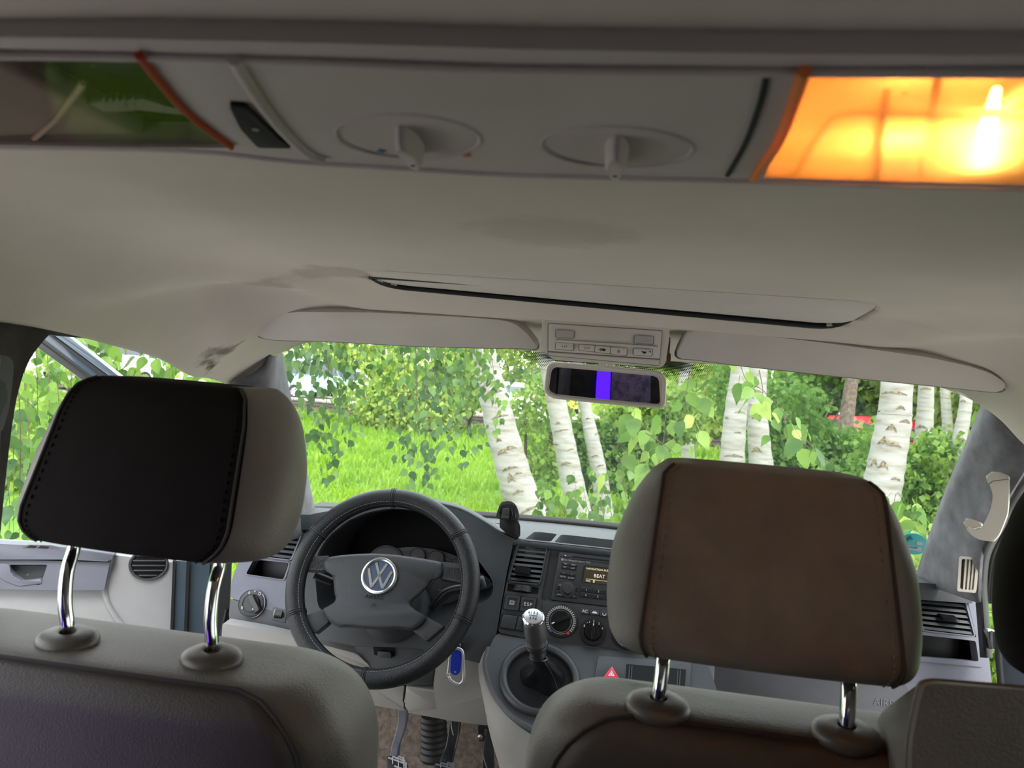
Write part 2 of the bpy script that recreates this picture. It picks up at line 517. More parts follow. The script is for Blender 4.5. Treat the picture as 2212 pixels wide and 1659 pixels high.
# sunroof: shade panel above the opening, black tube standing in for the dark gap around it
x0, x1, y0, y1 = SUN
sun_poly = rnd([(x0, y0), (x1, y0), (x1, sun_front(x1)), (x0, sun_front(x0))], .05, 6)
def sun_z(x, y): return ceil_h(x, y)
gap_line = tube('sunroof_gap_line', [Vector((p.x, p.y, sun_z(p.x, p.y) + .003)) for p in sun_poly if p.y > y0 + .035], .0042, M['rubber'], ceiling, 8)
bm = bmesh.new()
pl_ = [Vector((x, y, ceil_h(x * .9, y) + d)) for x, y, d in ((x0 + .002, y0 - .012, .0005), (x1 - .002, y0 - .012, .0005), (x1 - .002, sun_front(x1) - .005, .006), (x0 + .002, sun_front(x0) - .005, .006))]
shade_pl = (pl_[0], (pl_[1] - pl_[0]).cross(pl_[2] - pl_[1]).normalized() * -1)
bm.free()
slab('sunroof_shade', rnd(pl_, .04, 5), shade_pl, 0, .008, M['visor'], ceiling, bevel=.003)
slab('sunroof_lid', rnd([p + Vector((0, 0, .03)) for p in pl_], .04, 5), shade_pl, 0, .006, M['black'], ceiling)

# outer roof skin so that the sky does not shine through the lining
box('roof', (0, -.05, CAM.z + .20), (1.62, 2.9, .02), M['paint'])
struct(bpy.data.objects['roof'], 'outer roof skin of the van')

bm = bmesh.new()
box_bm(bm, Vector((0, 1.425, CAM.z + .145)), EX, EY, EZ, 1.56, .05, .11)
for sx in (-1, 1): box_bm(bm, Vector((sx * .785, -.08, CAM.z + .105)), EX, EY, EZ, .05, 2.9, .20)
struct(mk('trim_6', bm, M['black']), 'dark roof frame above the windscreen and the doors')
# --- rear bulkhead seen only in the mirror, left side wall
box('wall_rear', (0, -1.62, .55), (1.62, .04, 1.46), M['suede_dark']); struct(bpy.data.objects['wall_rear'], 'dark rear wall of the van')
bm = bmesh.new()
box_bm(bm, Vector((-.80, -.62, .33)), EX, EY, EZ, .04, 1.96, .95)
box_bm(bm, Vector((-.80, -.62, 1.22)), EX, EY, EZ, .04, 1.96, .14)
box_bm(bm, Vector((-.80, -1.45, .98)), EX, EY, EZ, .04, .30, .36)
box_bm(bm, Vector((-.80, .10, .98)), EX, EY, EZ, .04, .10, .36)
wl = struct(mk('wall_left', bm, M['suede_dark']), 'dark lined left side wall behind the driver')
box('window_light_block', (-.80, -.62, .98), (.02, 1.36, .36), M['suede_dark'], wl)  # unseen opaque panel added to keep daylight off the driver's seat back
bm = bmesh.new()
box_bm(bm, Vector((.80, -.40, .33)), EX, EY, EZ, .04, 2.40, .95)
box_bm(bm, Vector((.80, -.40, 1.22)), EX, EY, EZ, .04, 2.40, .14)
box_bm(bm, Vector((.80, -1.45, .98)), EX, EY, EZ, .04, .30, .36)
box_bm(bm, Vector((.80, .65, .98)), EX, EY, EZ, .04, .30, .36)
wr = struct(mk('wall_right', bm, M['suede_dark']), 'dark lined sliding door side behind the passenger bench')
box('window_pane', (.80, -.40, .98), (.006, 1.80, .36), M['tinted'], wr)
# --- floor: rear floor, cab floor and the sloping toe board under the pedals
rows = []
for y, z in ((-1.62, 0), (-.5, 0), (.5, 0), (1.2, 0), (1.66, .0), (1.80, .03), (1.98, .14), (2.14, .34), (2.20, .48)):
    rows.append([Vector((x, y, z + .004 * sin(9 * x + 4 * y))) for x in (-.80, -.5, -.25, 0, .25, .5, .80)])
floor = struct(sheet('floor', rows, M['carpet'], None, 4, .01), 'taupe carpeted cab floor rising to the toe board')

# --- windscreen
def ws_base(x): return Vector((x, 2.05 - .22 * (x / .75) ** 2, .738))
def ws_top(x): return Vector((x * .90, 1.47 - .08 * (x / .75) ** 2, CAM.z + .085 - .03 * (x / .75) ** 2))
def ws_pt(x, t):
    a, b = ws_base(x), ws_top(x)
    p = a.lerp(b, t); n_ = Vector((0, .6, .8))
    return p + n_ * (.035 * 4 * t * (1 - t))
xs = [-.775 + 1.53 * i / 12 for i in range(13)]
window_1 = struct(sheet('window_1', [[ws_pt(x, t) for x in xs] for t in (0, .33, .66, 1)], M['glass'], None, 3), 'curved windscreen of the van')
tube('window_seal', [ws_base(x) + Vector((0, -.012, .004)) for x in xs], .011, M['rubber'], window_1, 8)
# black printed dots of the frit behind the mirror mount, fading downwards
def frit_patch(xa, xb, ta, tb, name):
    bm = bmesh.new()
    nx = int((xb - xa) / .0042)
    for i in range(nx):
        for k in range(26):
            t = ta - (ta - tb) * k / 26
            x = xa + (xb - xa) * (i + .5 * (k % 2)) / nx
            e = min((x - xa), (xb - x)) / ((xb - xa) * .5)
            r = .0027 * (1 if k < 14 else 1 - (k - 13) / 13.5) * min(1, .25 + 2.2 * e)
            p = ws_pt(x / 1.0, t) + Vector((0, -.003, -.002))
            n_ = Vector((0, -.62, -.78))
            a, b, c_ = basis(n_)
            vs = [bm.verts.new(p + a * (r * cos(q * pi / 3)) + b * (r * sin(q * pi / 3))) for q in range(6)]
            bm.faces.new(vs)
    o = mk(name, bm, M['void'], window_1, 0); o['kind'] = 'stuff'
    return o
frit_patch(-.22, .22, .99, .80, 'frit_dots')
# --- A pillars
def pillar(name, rows, m, label):
    return struct(sheet(name, rows, m, None, 5, .006), label)
def apillar_left():
    L = [(500, 828, 1.36), (520, 880, 1.40), (545, 960, 1.46), (560, 1060, 1.52), (575, 1180, 1.58)]
    C = [(560, 790, 1.40), (580, 870, 1.45), (600, 960, 1.52), (617, 1060, 1.62), (630, 1160, 1.66)]
    R_ = [(589, 738, 1.44), (612, 850, 1.53), (634, 950, 1.64), (655, 1040, 1.74), (676, 1135, 1.80)]
    rows = []
    for a, b, c in zip(L, C, R_):
        pc = at(*b)
        rows.append([at(*a) + Vector((-.02, .06, 0)), at(*a), pc + Vector((.012, -.012, 0)), at(*c), at(*c) + Vector((-.01, .05, 0))])
    return pillar('trim_1', rows, M['suede'], 'dark grey suede pillar trim left of the windscreen')
apillar_left()
def apillar_right():
    L = [(2143, 866, 1.47), (2108, 950, 1.52), (2060, 1060, 1.60), (2022, 1160, 1.68), (1988, 1262, 1.76)]
    C = [(2172, 905, 1.46), (2150, 970, 1.48), (2105, 1075, 1.55), (2068, 1175, 1.60), (2045, 1275, 1.66)]
    R_ = [(2260, 935, 1.42), (2215, 1010, 1.42), (2150, 1120, 1.47), (2120, 1190, 1.50), (2112, 1300, 1.55)]
    rows = []
    for a, b, c in zip(L, C, R_):
        rows.append([at(*a) + Vector((.01, .05, 0)), at(*a), at(*b) + Vector((-.006, -.010, 0)), at(*c), at(*c) + Vector((.02, .06, 0))])
    return pillar('trim_2', rows, M['suede'], 'dark grey suede pillar trim right of the windscreen')
trim_2 = apillar_right()
# --- B pillar at the far left, with the belt height adjuster
BP = (Vector((-.735, 0, 0)), Vector((1, 0, 0)))
trim_3 = struct(slab('trim_3', rnd([(-90, 662), (0, 669), (60, 671), (112, 679), (140, 690), (118, 711), (92, 738), (66, 772), (48, 815), (36, 860), (26, 920), (16, 1000), (8, 1080), (-2, 1180), (-90, 1260)], 16, 3), BP, 0, .05, M['suede_dark'], bevel=.006), 'dark suede pillar trim at the far left edge')
# ================================================================== SEATS
HEAD = [(-.86, -.985), (-.6, -1.02), (-.3, -1.05), (0, -1.06), (.3, -1.05), (.6, -1.02), (.86, -.985), (.915, -.95), (.945, -.84), (.985, -.5), (1.0, -.1), (.985, .3), (.92, .65), (.78, .87), (.5, .97),
        (.2, 1.0), (-.2, 1.0), (-.5, .97), (-.78, .87), (-.92, .65), (-.985, .3), (-1.0, -.1), (-.985, -.5), (-.945, -.84), (-.915, -.95)]
def make_headrest(root, c, w, d, h, yaw, back_m, side_m, prof, lean=0.10, round_=0.0):
    """c: centre of the underside; w half width, d half depth, h height; prof: half width factors bottom to top"""
    R = Matrix.Rotation(yaw, 3, 'Z')
    nz = 18
    loops = []
    levels = [-.0, .012, .035, .07, .12, .2, .3, .4, .5, .6, .7, .78, .85, .9, .94, .97, .99, 1.0]
    def width(t):
        x = t * (len(prof) - 1); i = min(int(x), len(prof) - 2); f = x - i
        f = f * f * (3 - 2 * f) * .3 + f * .7
        return prof[i] * (1 - f) + prof[i + 1] * f
    for t in levels:
        e = 1.0
        if t < .12: e = math.sqrt(max(0, 1 - ((.12 - t) / .12) ** 2)) * .25 + .75
        if t > .85: e = math.sqrt(max(0, 1 - ((t - .85) / .15) ** 2)) * .38 + .62
        ew = 1.0
        if t < .07: ew = 1 - .05 * ((.07 - t) / .07) ** 2
        if t > .9: ew = 1 - .10 * ((t - .9) / .1) ** 2
        ww = w * width(t) * ew
        dd = d * e * (1 - .18 * t)
        ys = .042 * t
        bw = min(.8 * w - .016 * t, ww * .97) * (1 - .10 * (max(0, (.14 - t) / .14)) ** 2)
        bw *= 1 - round_ * (.16 * max(0, (.22 - t) / .22) ** 2 + .10 * max(0, (t - .75) / .25) ** 2)
        row = []
        for i_, (x, y) in enumerate(HEAD):
            if y <= -.90: xx_ = x / .915 * bw                      # back panel
            elif y < .2: xx_ = math.copysign(bw + (ww - bw) * min(1, (y + .95) / .55) ** .6, x)   # side bulge
            else: xx_ = x * ww
            row.append(c + R @ Vector((xx_, y * dd + ys, t * h)))
        loops.append(row)
    # back panel (points 0..6 of each loop) and the wrap-around sides as two meshes of one padded body
    bm = bmesh.new()
    V = [[bm.verts.new(p) for p in l] for l in loops]
    n = len(HEAD)
    for i in range(len(V) - 1):
        for j in range(n):
            f = bm.faces.new((V[i][j], V[i][(j + 1) % n], V[i + 1][(j + 1) % n], V[i + 1][j]))
            f.material_index = 0 if (j <= 6 or j == 24) else 1
    f = bm.faces.new(V[0][::-1]); f.material_index = 0
    f = bm.faces.new(V[-1]); f.material_index = 0
    o = mk('headrest', bm, back_m, root, 0)
    o.data.materials.append(side_m)
    o.data.shade_smooth()
    md = o.modifiers.new('sub', 'SUBSURF'); md.levels = 1; md.render_levels = 2
    # seams: a groove cord and a stitched ridge along both edges of the back panel
    for s, j in ((1, 7), (-1, 24)):
        path = [loops[i][j].lerp(loops[i][6 if s == 1 else 0], .35) + R @ Vector((s * .000, -.0006, 0)) for i in range(1, len(loops) - 1)]
        tube('seam', path, .0017, M['seam'], o, 6)
        st = bmesh.new()
        pp = catmull([loops[i][6 if s == 1 else 0].lerp(loops[i][5 if s == 1 else 1], .12) + R @ Vector((0, -.0004, 0)) for i in range(1, len(loops) - 1)], 4)
        for a, b in zip(pp[::2], pp[1::2]):
            tube_bm(st, [a.lerp(b, .1), b], .0009, 5)
        q = mk('stitching', st, back_m, o, 50); q['kind'] = 'stuff'
    return o
def make_pole(head, base, top, lean):
    path = catmull([base + Vector((0, 0, -.05)), base, base.lerp(top, .35), base.lerp(top, .72) + lean * .35, top + lean, top + lean + Vector((0, 0, .03))], 6)
    return tube('pole', path, .0068, M['chrome'], head, 18)
def make_sleeve(root, p, n):
    return lathe('pole_sleeve', p, n, [(.024, -.010), (.0300, -.004), (.0308, .0), (.0290, .0042), (.0240, .0072), (.0110, .0090), (.0082, .0086), (.0078, .004)], mat_sleeve, root, 36, 60, sx=1.0, sy=.86)
mat_sleeve = mat('sleeve_plastic', (.070, .060, .052), .42, .08, 40, .15, 900)

def seatback(name, root, cx, w, ytop, ztop, depth, m, zbot=.36, rc=.09, lean=.10, rf=.035, ends=(1, 1)):
    """padded backrest, top at ztop; rc corner radius seen from behind, rf edge radius seen from the side"""
    loops = []
    lv = [0, .25, .45, .6, .7, .78, .84, .88, .91, .935, .955, .972, .985, .994, 1.0]
    H = ztop - zbot
    for t in lv:
        z = zbot + H * t
        below = ztop - z
        ww = w
        if below < rc: ww = w - rc + math.sqrt(max(0, rc * rc - (rc - below) ** 2)) * .92 + rc * .08
        dd = depth
        if below < rf: dd = depth - rf + math.sqrt(max(0, rf * rf - (rf - below) ** 2))
        yc = ytop + (below) * lean
        N = 8
        pts = []
        r = min(.045, dd * .9)
        for (sx, sy, a0) in ((1, -1, -90), (1, 1, 0), (-1, 1, 90), (-1, -1, 180)):
            for k in range(N + 1):
                a = rad(a0 + 90 * k / N)
                if sx * sy < 0: pass
                pts.append(Vector((cx + sx * (ww - r) + r * cos(a), yc + sy * (dd - r) + r * sin(a), z)))
        loops.append(pts)
    bm = bmesh.new()
    V = [[bm.verts.new(p) for p in l] for l in loops]
    n = len(V[0])
    for i in range(len(V) - 1):
        for j in range(n):
            bm.faces.new((V[i][j], V[i][(j + 1) % n], V[i + 1][(j + 1) % n], V[i + 1][j]))
    bm.faces.new(V[0][::-1]); bm.faces.new(V[-1])
    o = mk(name, bm, m, root, 0)
    o.data.shade_smooth()
    md = o.modifiers.new('sub', 'SUBSURF'); md.levels = 1; md.render_levels = 1
    return o
def back_panel(root, cx, w, ytop, ztop, depth, m, zbot=.40, drop=.012, rc=.06, lean=.10, name='back_panel', bulge=.010, rf=.035):
    """the stretched rear cover of a backrest, with a piping seam along its edge"""
    zt = ztop - drop
    pts = []
    nx, nz = 20, 16
    def yb(z):
        b = ztop - z
        dd = depth if b > rf else depth - rf + math.sqrt(max(0, rf * rf - (rf - b) ** 2))
        return ytop + b * lean - dd
    bm = bmesh.new()
    G = []
    out = []
    for i in range(nz + 1):
        t = i / nz
        z = zbot + (zt - zbot) * (1 - (1 - t) ** 1.6)
        below = zt - z
        ww = w
        if below < rc: ww = w - rc + math.sqrt(max(0, rc * rc - (rc - below) ** 2))
        row = []
        for j in range(nx + 1):
            u = -1 + 2 * j / nx
            edge = (1 - abs(u) ** 6) * (1 - max(0, 1 - below / .03) ** 2 * .9)
            y = yb(z) - .001 - bulge * edge
            row.append(Vector((cx + u * ww, y, z)))
        G.append([bm.verts.new(p) for p in row]); out.append(row)
    for i in range(nz):
        for j in range(nx):
            bm.faces.new((G[i][j], G[i][j + 1], G[i + 1][j + 1], G[i + 1][j]))
    o = mk(name, bm, m, root, 0); o.data.shade_smooth()
    md = o.modifiers.new('thick', 'SOLIDIFY'); md.thickness = .016; md.offset = -1
    edge = [r[0] for r in out] + out[-1][1:-1] + [r[-1] for r in out[::-1]]
    tube('piping', [p + Vector((0, .0005, 0)) for p in edge], .0022, M['seam'], o, 6)
    return o

# --- driver's seat
dc = at(340, 1200, .735)
driver = thing('driver_seat', "dark brown leather driver's seat with headrest back darkened for shade, behind the steering wheel", 'seat', (-.475, .70, .0))
ZT = CAM.z - .302
seatback('backrest', driver, -.477, .268, .715, ZT, .078, M['seat_top'], rc=.085)
back_panel(driver, -.477, .232, .715, ZT, .078, M['seat_back'], drop=.004, rc=.07)
box('seat_cushion', (-.475, .98, .33), (.52, .52, .16), M['seat_top'], driver, bevel=.05, seg=4)
box('seat_base', (-.475, .98, .13), (.46, .44, .24), M['black'], driver, bevel=.02)
for px, py in ((146, 1380), (458, 1420)):
    p = atZ(px, py, ZT + .002)
    make_sleeve(driver, Vector((p.x, p.y, ZT + .001)), Vector((0, -.12, 1)))
hb = CAM.z - .204
dh = make_headrest(driver, Vector((-.460, .742, hb)), .149, .070, .170, rad(-3), M['head_shade'], M['head_side'], [.93, 1.0, .985, .90, .70], .1, 1.0)
for px, py, tx, ty in ((146, 1362, 140, 1190), (458, 1402, 459, 1222)):
    b = atZ(px, py, ZT + .006)
    t = at(tx, ty, b.y + .012)
    make_pole(dh, Vector((b.x, b.y, ZT + .004)), Vector((t.x, b.y + .006, hb - .012)), Vector((.004, .014, 0)))

def grow_(q, k):
    cx = sum(p[0] for p in q) / len(q); cy = sum(p[1] for p in q) / len(q)
    return [(x + (x - cx) / math.hypot(x - cx, y - cy) * k, y + (y - cy) / math.hypot(x - cx, y - cy) * k) for x, y in q]
# --- passenger double bench: middle place with headrest, outer place raised at the right edge
bench = thing('passenger_bench', 'brown leather double passenger bench with brown-backed headrest, right of the gear lever', 'seat', (.30, .70, 0))
ZB = CAM.z - .298
seatback('backrest', bench, .190, .245, .752, ZB, .060, M['seat_top'], rc=.075)
back_panel(bench, .192, .222, .752, ZB, .060, M['seat_back'], drop=.005, rc=.075)
bk_ = [(1985, 1473), (2010, 1468), (3800, 1612), (3800, 2300), (1968, 1900), (1956, 1680), (1958, 1600), (1970, 1530)]
ft_ = [(1925, 1520), (1985, 1478), (3300, 1590), (3300, 2300), (1900, 1900), (1890, 1680), (1893, 1570), (1900, 1542)]
lo_ = [[at(x, y, .585) for x, y in [(x + (12 if x < 2500 else -12), y + 8) for x, y in bk_]], [at(x, y, .60) for x, y in bk_], [at(x, y, .63) for x, y in bk_], [at(x, y, .76) for x, y in ft_], [at(x, y, .80) for x, y in [(x + (12 if x < 2500 else -12), y + 10) for x, y in ft_]]]
so = loft('outer_backrest', [rnd(l, .022, 4) for l in lo_], mat('outer_seat_leather', (.115, .100, .086), .5, .1, 14, .35, 500), bench, ang=60)
tube('piping', [p + Vector((0, -.001, 0)) for p in rnd(lo_[1], .022, 4)], .0018, M['seat_top'], so, 6, True)
box('seat_cushion', (.33, .99, .33), (.90, .52, .16), M['seat_top'], bench, bevel=.05, seg=4)
box('seat_base', (.33, .99, .13), (.84, .44, .24), M['black'], bench, bevel=.02)
hb2 = CAM.z - .242
hy = .742
ph = make_headrest(bench, Vector((.154, hy, hb2)), .145, .066, .172, rad(0), M['head_brown'], M['head_brown_side'], [.95, 1.0, .98, .88, .70], .1)
for px, py, tx, ty in ((1422, 1512, 1427, 1415), (1828, 1572, 1830, 1470)):
    b = atZ(px, py, ZB + .006)
    make_sleeve(bench, Vector((b.x, b.y, ZB)), Vector((0, -.12, 1)))
    make_pole(ph, Vector((b.x, b.y, ZB + .004)), Vector((b.x + .002, b.y + .006, hb2 - .004)), Vector((.002, .012, 0)))
oh = make_headrest(bench, Vector((.525, .755, CAM.z - .235)), .148, .066, .185, rad(-6), M['head_shade'], M['head_shade'], [.95, 1.0, .98, .88, .70], .1)
oh.name = 'outer_headrest'
for x in (.45, .60):
    make_pole(oh, Vector((x, .745, CAM.z - .30)), Vector((x, .75, CAM.z - .232)), Vector((0, .01, 0)))
# ================================================================== DASHBOARD
def c3(*pts): return [(1020 + x / 5.53, 1060 + y / 5.53) for x, y in pts]       # detail views of the photograph -> its pixels
def c2(*pts): return [(560 + x / 3.318, 1000 + y / 3.318) for x, y in pts]
def c4(*pts): return [(1020 + x / 4.424, 1340 + y / 4.424) for x, y in pts]
def c5(*pts): return [(720 + x / 5.027, 1360 + y / 5.027) for x, y in pts]
def c6(*pts): return [(1800 + x / 3.073, 960 + y / 3.073) for x, y in pts]
def c1(*pts): return [(x / 2.967, 1100 + y / 2.967) for x, y in pts]
def mix(a, b, t): return (a[0] * (1 - t) + b[0] * t, a[1] * (1 - t) + b[1] * t)
def bil(q, u, v): return mix(mix(q[0], q[1], u), mix(q[3], q[2], u), v)
def sub(q, u0, v0, u1, v1): return [bil(q, u0, v0), bil(q, u1, v0), bil(q, u1, v1), bil(q, u0, v1)]
def grow(q, k):
    cx = sum(p[0] for p in q) / len(q); cy = sum(p[1] for p in q) / len(q)
    out = []
    for x, y in q:
        l = math.hypot(x - cx, y - cy); out.append((x + (x - cx) / l * k, y + (y - cy) / l * k))
    return out

CS = tilted(at(1300, 1245, 1.65), 25)              # centre stack
LF = tilted(at(545, 1304, 1.66), 16)               # driver's left
RF = tilted(at(2045, 1340, 1.70), 14)              # passenger side
BF = tilted(at(1085, 1250, 1.635), 22)             # instrument hood face
SH = tilted(on(1180, 1388, CS), 52)                # gear lever deck
dash = thing('dashboard', 'charcoal dashboard with blue-grey ends lightened as if lit, across the front of the cab', 'dashboard', (0, 1.75, .55))

# --- top pad with the two open trays
TP = (Vector((0, 1.68, .760)), Vector((0, .065, 1)).normalized())
def zt_(x, y): return .760 - .065 * (y - 1.68)
base = [ws_base(x) for x in [-.80 + 1.58 * i / 16 for i in range(17)]]
outer = [Vector((p.x, p.y + .02, zt_(p.x, p.y + .02))) for p in base]
front = [(.78, 1.70), (.66, 1.672), (.45, 1.672), (.2, 1.672), (0, 1.672), (-.20, 1.672), (-.225, 1.70), (-.245, 1.90), (-.45, 1.96), (-.655, 1.90), (-.675, 1.70), (-.70, 1.668), (-.80, 1.70)]
outer += [Vector((x, y, zt_(x, y))) for x, y in front]
tray_a = rnd([on(x, y, TP) for x, y in c3((612, 592), (745, 487), (1020, 515), (935, 612))], .02, 4)
tray_b = rnd([on(x, y, TP) for x, y in c3((975, 618), (1065, 520), (2150, 640), (2150, 755))], .02, 4)
slab('top_pad', outer, TP, 0, .035, M['dash_top'], dash, holes=(tray_a, tray_b))
for tr in (tray_a, tray_b):
    fl = [p - Vector((0, 0, .045)) for p in tr]
    loft('tray', [[p + Vector((0, 0, -.004)) for p in tr], fl, [p.lerp(sum(fl, Vector()) / len(fl), .97) for p in fl]], M['stack'], dash, end=True)
# rounded front rail of the trays
tube('front_rail', [Vector((x, 1.675, zt_(0, 1.675) - .008)) for x in (-.215, 0, .3, .6)], .0095, M['dash_top'], dash, 14)
# black body behind the faces
loft('body', [[Vector((x, y, z)) for y, z in ((1.74, t), (1.74, .50), (1.70, .42), (2.12, .42), (2.1, t - .005))] for x, t in ((-.80, .72), (-.69, .72), (-.685, .58), (-.215, .58), (-.21, .72), (0, .72), (.4, .72), (.78, .72))], M['black'], dash)

# --- air vents
def vent(q, pl, n, m_frame, tab=None, border=4, tabm=None, r=4, slatm=None):
    fr = slab('air_vent', rnd(grow(q, border), r + border, 3), pl, .004, .012, m_frame, dash, holes=(rnd(q, r, 3),))
    slab('vent_shaft', grow(q, 3), pl, -.035, .004, M['void'], fr)
    x, y, nn = basis(pl[1])
    for i in range(n):
        t0 = (i + .55) / (n + .25); t1 = t0 + .50 / (n + .25)
        bm = bmesh.new()
        a, b = on(*bil(q, .0, t0), pl, -.001), on(*bil(q, 1, t0), pl, -.001)
        c_, d_ = on(*bil(q, 1, min(1, t1)), pl, .001), on(*bil(q, .0, min(1, t1)), pl, .001)
        bk = -nn * .022 + y * .006
        f = [bm.verts.new(p) for p in (a, b, c_, d_)] + [bm.verts.new(p) for p in (a + bk, b + bk, c_ + bk * .9 + y * .002, d_ + bk * .9 + y * .002)]
        for k in ((0, 1, 2, 3), (7, 6, 5, 4), (0, 4, 5, 1), (3, 2, 6, 7), (0, 3, 7, 4), (1, 5, 6, 2)):
            bm.faces.new([f[j] for j in k])
        mk('slat', bm, slatm or M['dash'], fr, 30)
    if tab:
        slab('vent_tab', rnd(tab, 2, 2), pl, .012, .014, tabm or M['gloss'], fr, bevel=.0015)
    return fr

# --- driver's left face: vent, pocket, light switch, dimmer
vq = [(578, 1136), (655, 1142), (627, 1209), (546, 1199)]
pk = [(548, 1208), (624, 1216), (612, 1252), (531, 1240)]
lf_outer = rnd([(560, 1122), (668, 1131), (680, 1150), (668, 1260), (648, 1344), (497, 1291), (501, 1250), (512, 1222), (535, 1160)], 8, 3)
slab('driver_face_panel', lf_outer, LF, 0, .03, M['dash_side'], dash, holes=(rnd(grow(vq, 5), 5, 3), rnd(pk, 5, 3)))
vent(vq, LF, 6, M['dash_side'])
loft('storage_pocket', [[on(p.x, p.y, LF, .0) for p in rnd(pk, 5, 3)], [on(p.x, p.y, LF, -.07) for p in rnd(grow(pk, -2), 5, 3)]], M['void'], dash, end=True)
slab('pocket_rim', rnd(grow(pk, 4), 8, 3), LF, .003, .006, M['dash_side'], dash, holes=(rnd(pk, 5, 3),))
slab('driver_switch_band', rnd([(497, 1293), (648, 1338), (650, 1385), (628, 1371), (500, 1350), (494, 1330)], 5, 3), LF, .001, .03, M['dash_mid'], dash, bevel=.002)
lc = Vector((545, 1304))
sw = lathe('light_switch', on(545, 1304, LF, .002), LF[1], [(.0310, 0), (.0310, .003), (.029, .0045), (.022, .0050), (.0215, .0035), (.001, .0035)], M['stack'], dash, 48)
lathe('switch_ring', on(545, 1304, LF, .0025), LF[1], [(.0322, 0), (.0328, .0025), (.0318, .004), (.0310, .0025)], M['alu'], sw, 48)
lathe('switch_knob', on(545, 1304, LF, .005), LF[1], [(.0190, 0), (.0190, .006), (.0175, .0075), (.001, .0078)], M['black'], sw, 36)
slab('switch_grip', rnd(c1((1583, 560), (1618, 545), (1668, 645), (1625, 672)), 3, 3), LF, .020, .012, M['gloss'], sw, bevel=.002)
for (s, x, y) in (('0', 1598, 537), ('×', 1634, 527), ('D', 1664, 543), ('R', 1552, 632), ('☼', 1620, 640)):
    px, py = c1((x, y))[0]
    if s == '☼':
        lathe('switch_symbol', on(px, py, LF, .0205), LF[1], [(.0016, 0), (.0016, .0004)], M['white'], sw, 12)
    else:
        text('lettering', s, px, py, LF, .0075, .0085, M['white'], sw)
dm = slab('dimmer', rnd([(589, 1311), (618, 1318), (617, 1346), (586, 1339)], 3, 2), LF, .003, .008, M['dash_mid'], dash, bevel=.001)
slab('dimmer_slot', rnd([(592, 1319), (614, 1324), (613, 1335), (590, 1331)], 2, 2), LF, .004, .004, M['void'], dm)
lathe('dimmer_wheel', on(604, 1327, LF, -.004), EX, [(.010, -.010), (.0115, -.009), (.0115, .009), (.010, .010)], M['black'], dm, 24)
lathe('dimmer_mark', on(596, 1325, LF, -.004), EX, [(.0118, -.0008), (.0118, .0008)], M['pale'], dm, 24)

# --- instrument hood and cluster
hole = c2((395, 760), (420, 640), (500, 520), (640, 410), (780, 352), (950, 322), (1120, 338), (1280, 395), (1400, 480), (1500, 600), (1600, 740), (1680, 850), (1672, 950), (1610, 1000), (1500, 1020), (1300, 1110), (1100, 1150), (600, 1150), (420, 1040))
hole = [(p.x, p.y) for p in rnd(hole, 14, 2)]
bf_outer = [(672, 1148), (700, 1124), (748, 1100), (800, 1086), (850, 1080), (905, 1083), (955, 1091), (1000, 1104), (1050, 1132), (1082, 1154), (1110, 1167), (1096, 1230), (1082, 1310), (1072, 1372), (1050, 1436), (943, 1410), (900, 1400), (760, 1395), (652, 1372), (648, 1338), (655, 1260)]
hood = slab('instrument_hood', rnd(bf_outer, 14, 3), BF, 0, .012, M['dash'], dash, holes=(hole,))
# hood roof running forward into the top pad
arch = [(672, 1148), (700, 1124), (748, 1100), (800, 1086), (850, 1080), (905, 1083), (955, 1091), (1000, 1104), (1050, 1132), (1082, 1154), (1110, 1167)]
A0 = catmull([on(x, y, BF, 0) for x, y in arch], 4)
rows = []
for t in (0, .12, .35, .65, 1):
    rows.append([Vector((p.x * (1 - .25 * t) + (-.45) * .25 * t, p.y + .30 * t, p.z * (1 - t ** 1.5) + (.730) * t ** 1.5 + (.004 if 0 < t < .3 else 0))) for p in A0])
sheet('hood_roof', rows, M['dash_top'], dash, 3, .006)
H3 = [on(x, y, BF, -.002) for x, y in hole]
hc = sum(H3, Vector()) / len(H3)
H4 = [hc + (p - hc) * .94 + Vector((0, .11, -.008)) for p in H3]
loft('hood_tunnel', [H3, H4, [hc + (p - hc) * .9 + Vector((0, .16, -.008)) for p in H3]], M['void'], dash, end=True)
CP = tilted(at(950, 1230, 1.745), 18)
cl = slab('instrument_cluster', rnd(c2((330, 1200), (380, 900), (560, 735), (800, 642), (960, 612), (1100, 600), (1260, 618), (1400, 660), (1500, 720), (1600, 800), (1690, 860), (1674, 960), (1605, 1002), (1400, 1150)), 14, 3), CP, 0, .02, M['dash_mid'], dash, bevel=.003)
slab('dial_field', rnd(c2((420, 1180), (560, 800), (800, 668), (960, 637), (1100, 625), (1250, 643), (1390, 684), (1470, 735), (1480, 980), (1340, 1150)), 14, 3), CP, .002, .003, M['stack'], cl)
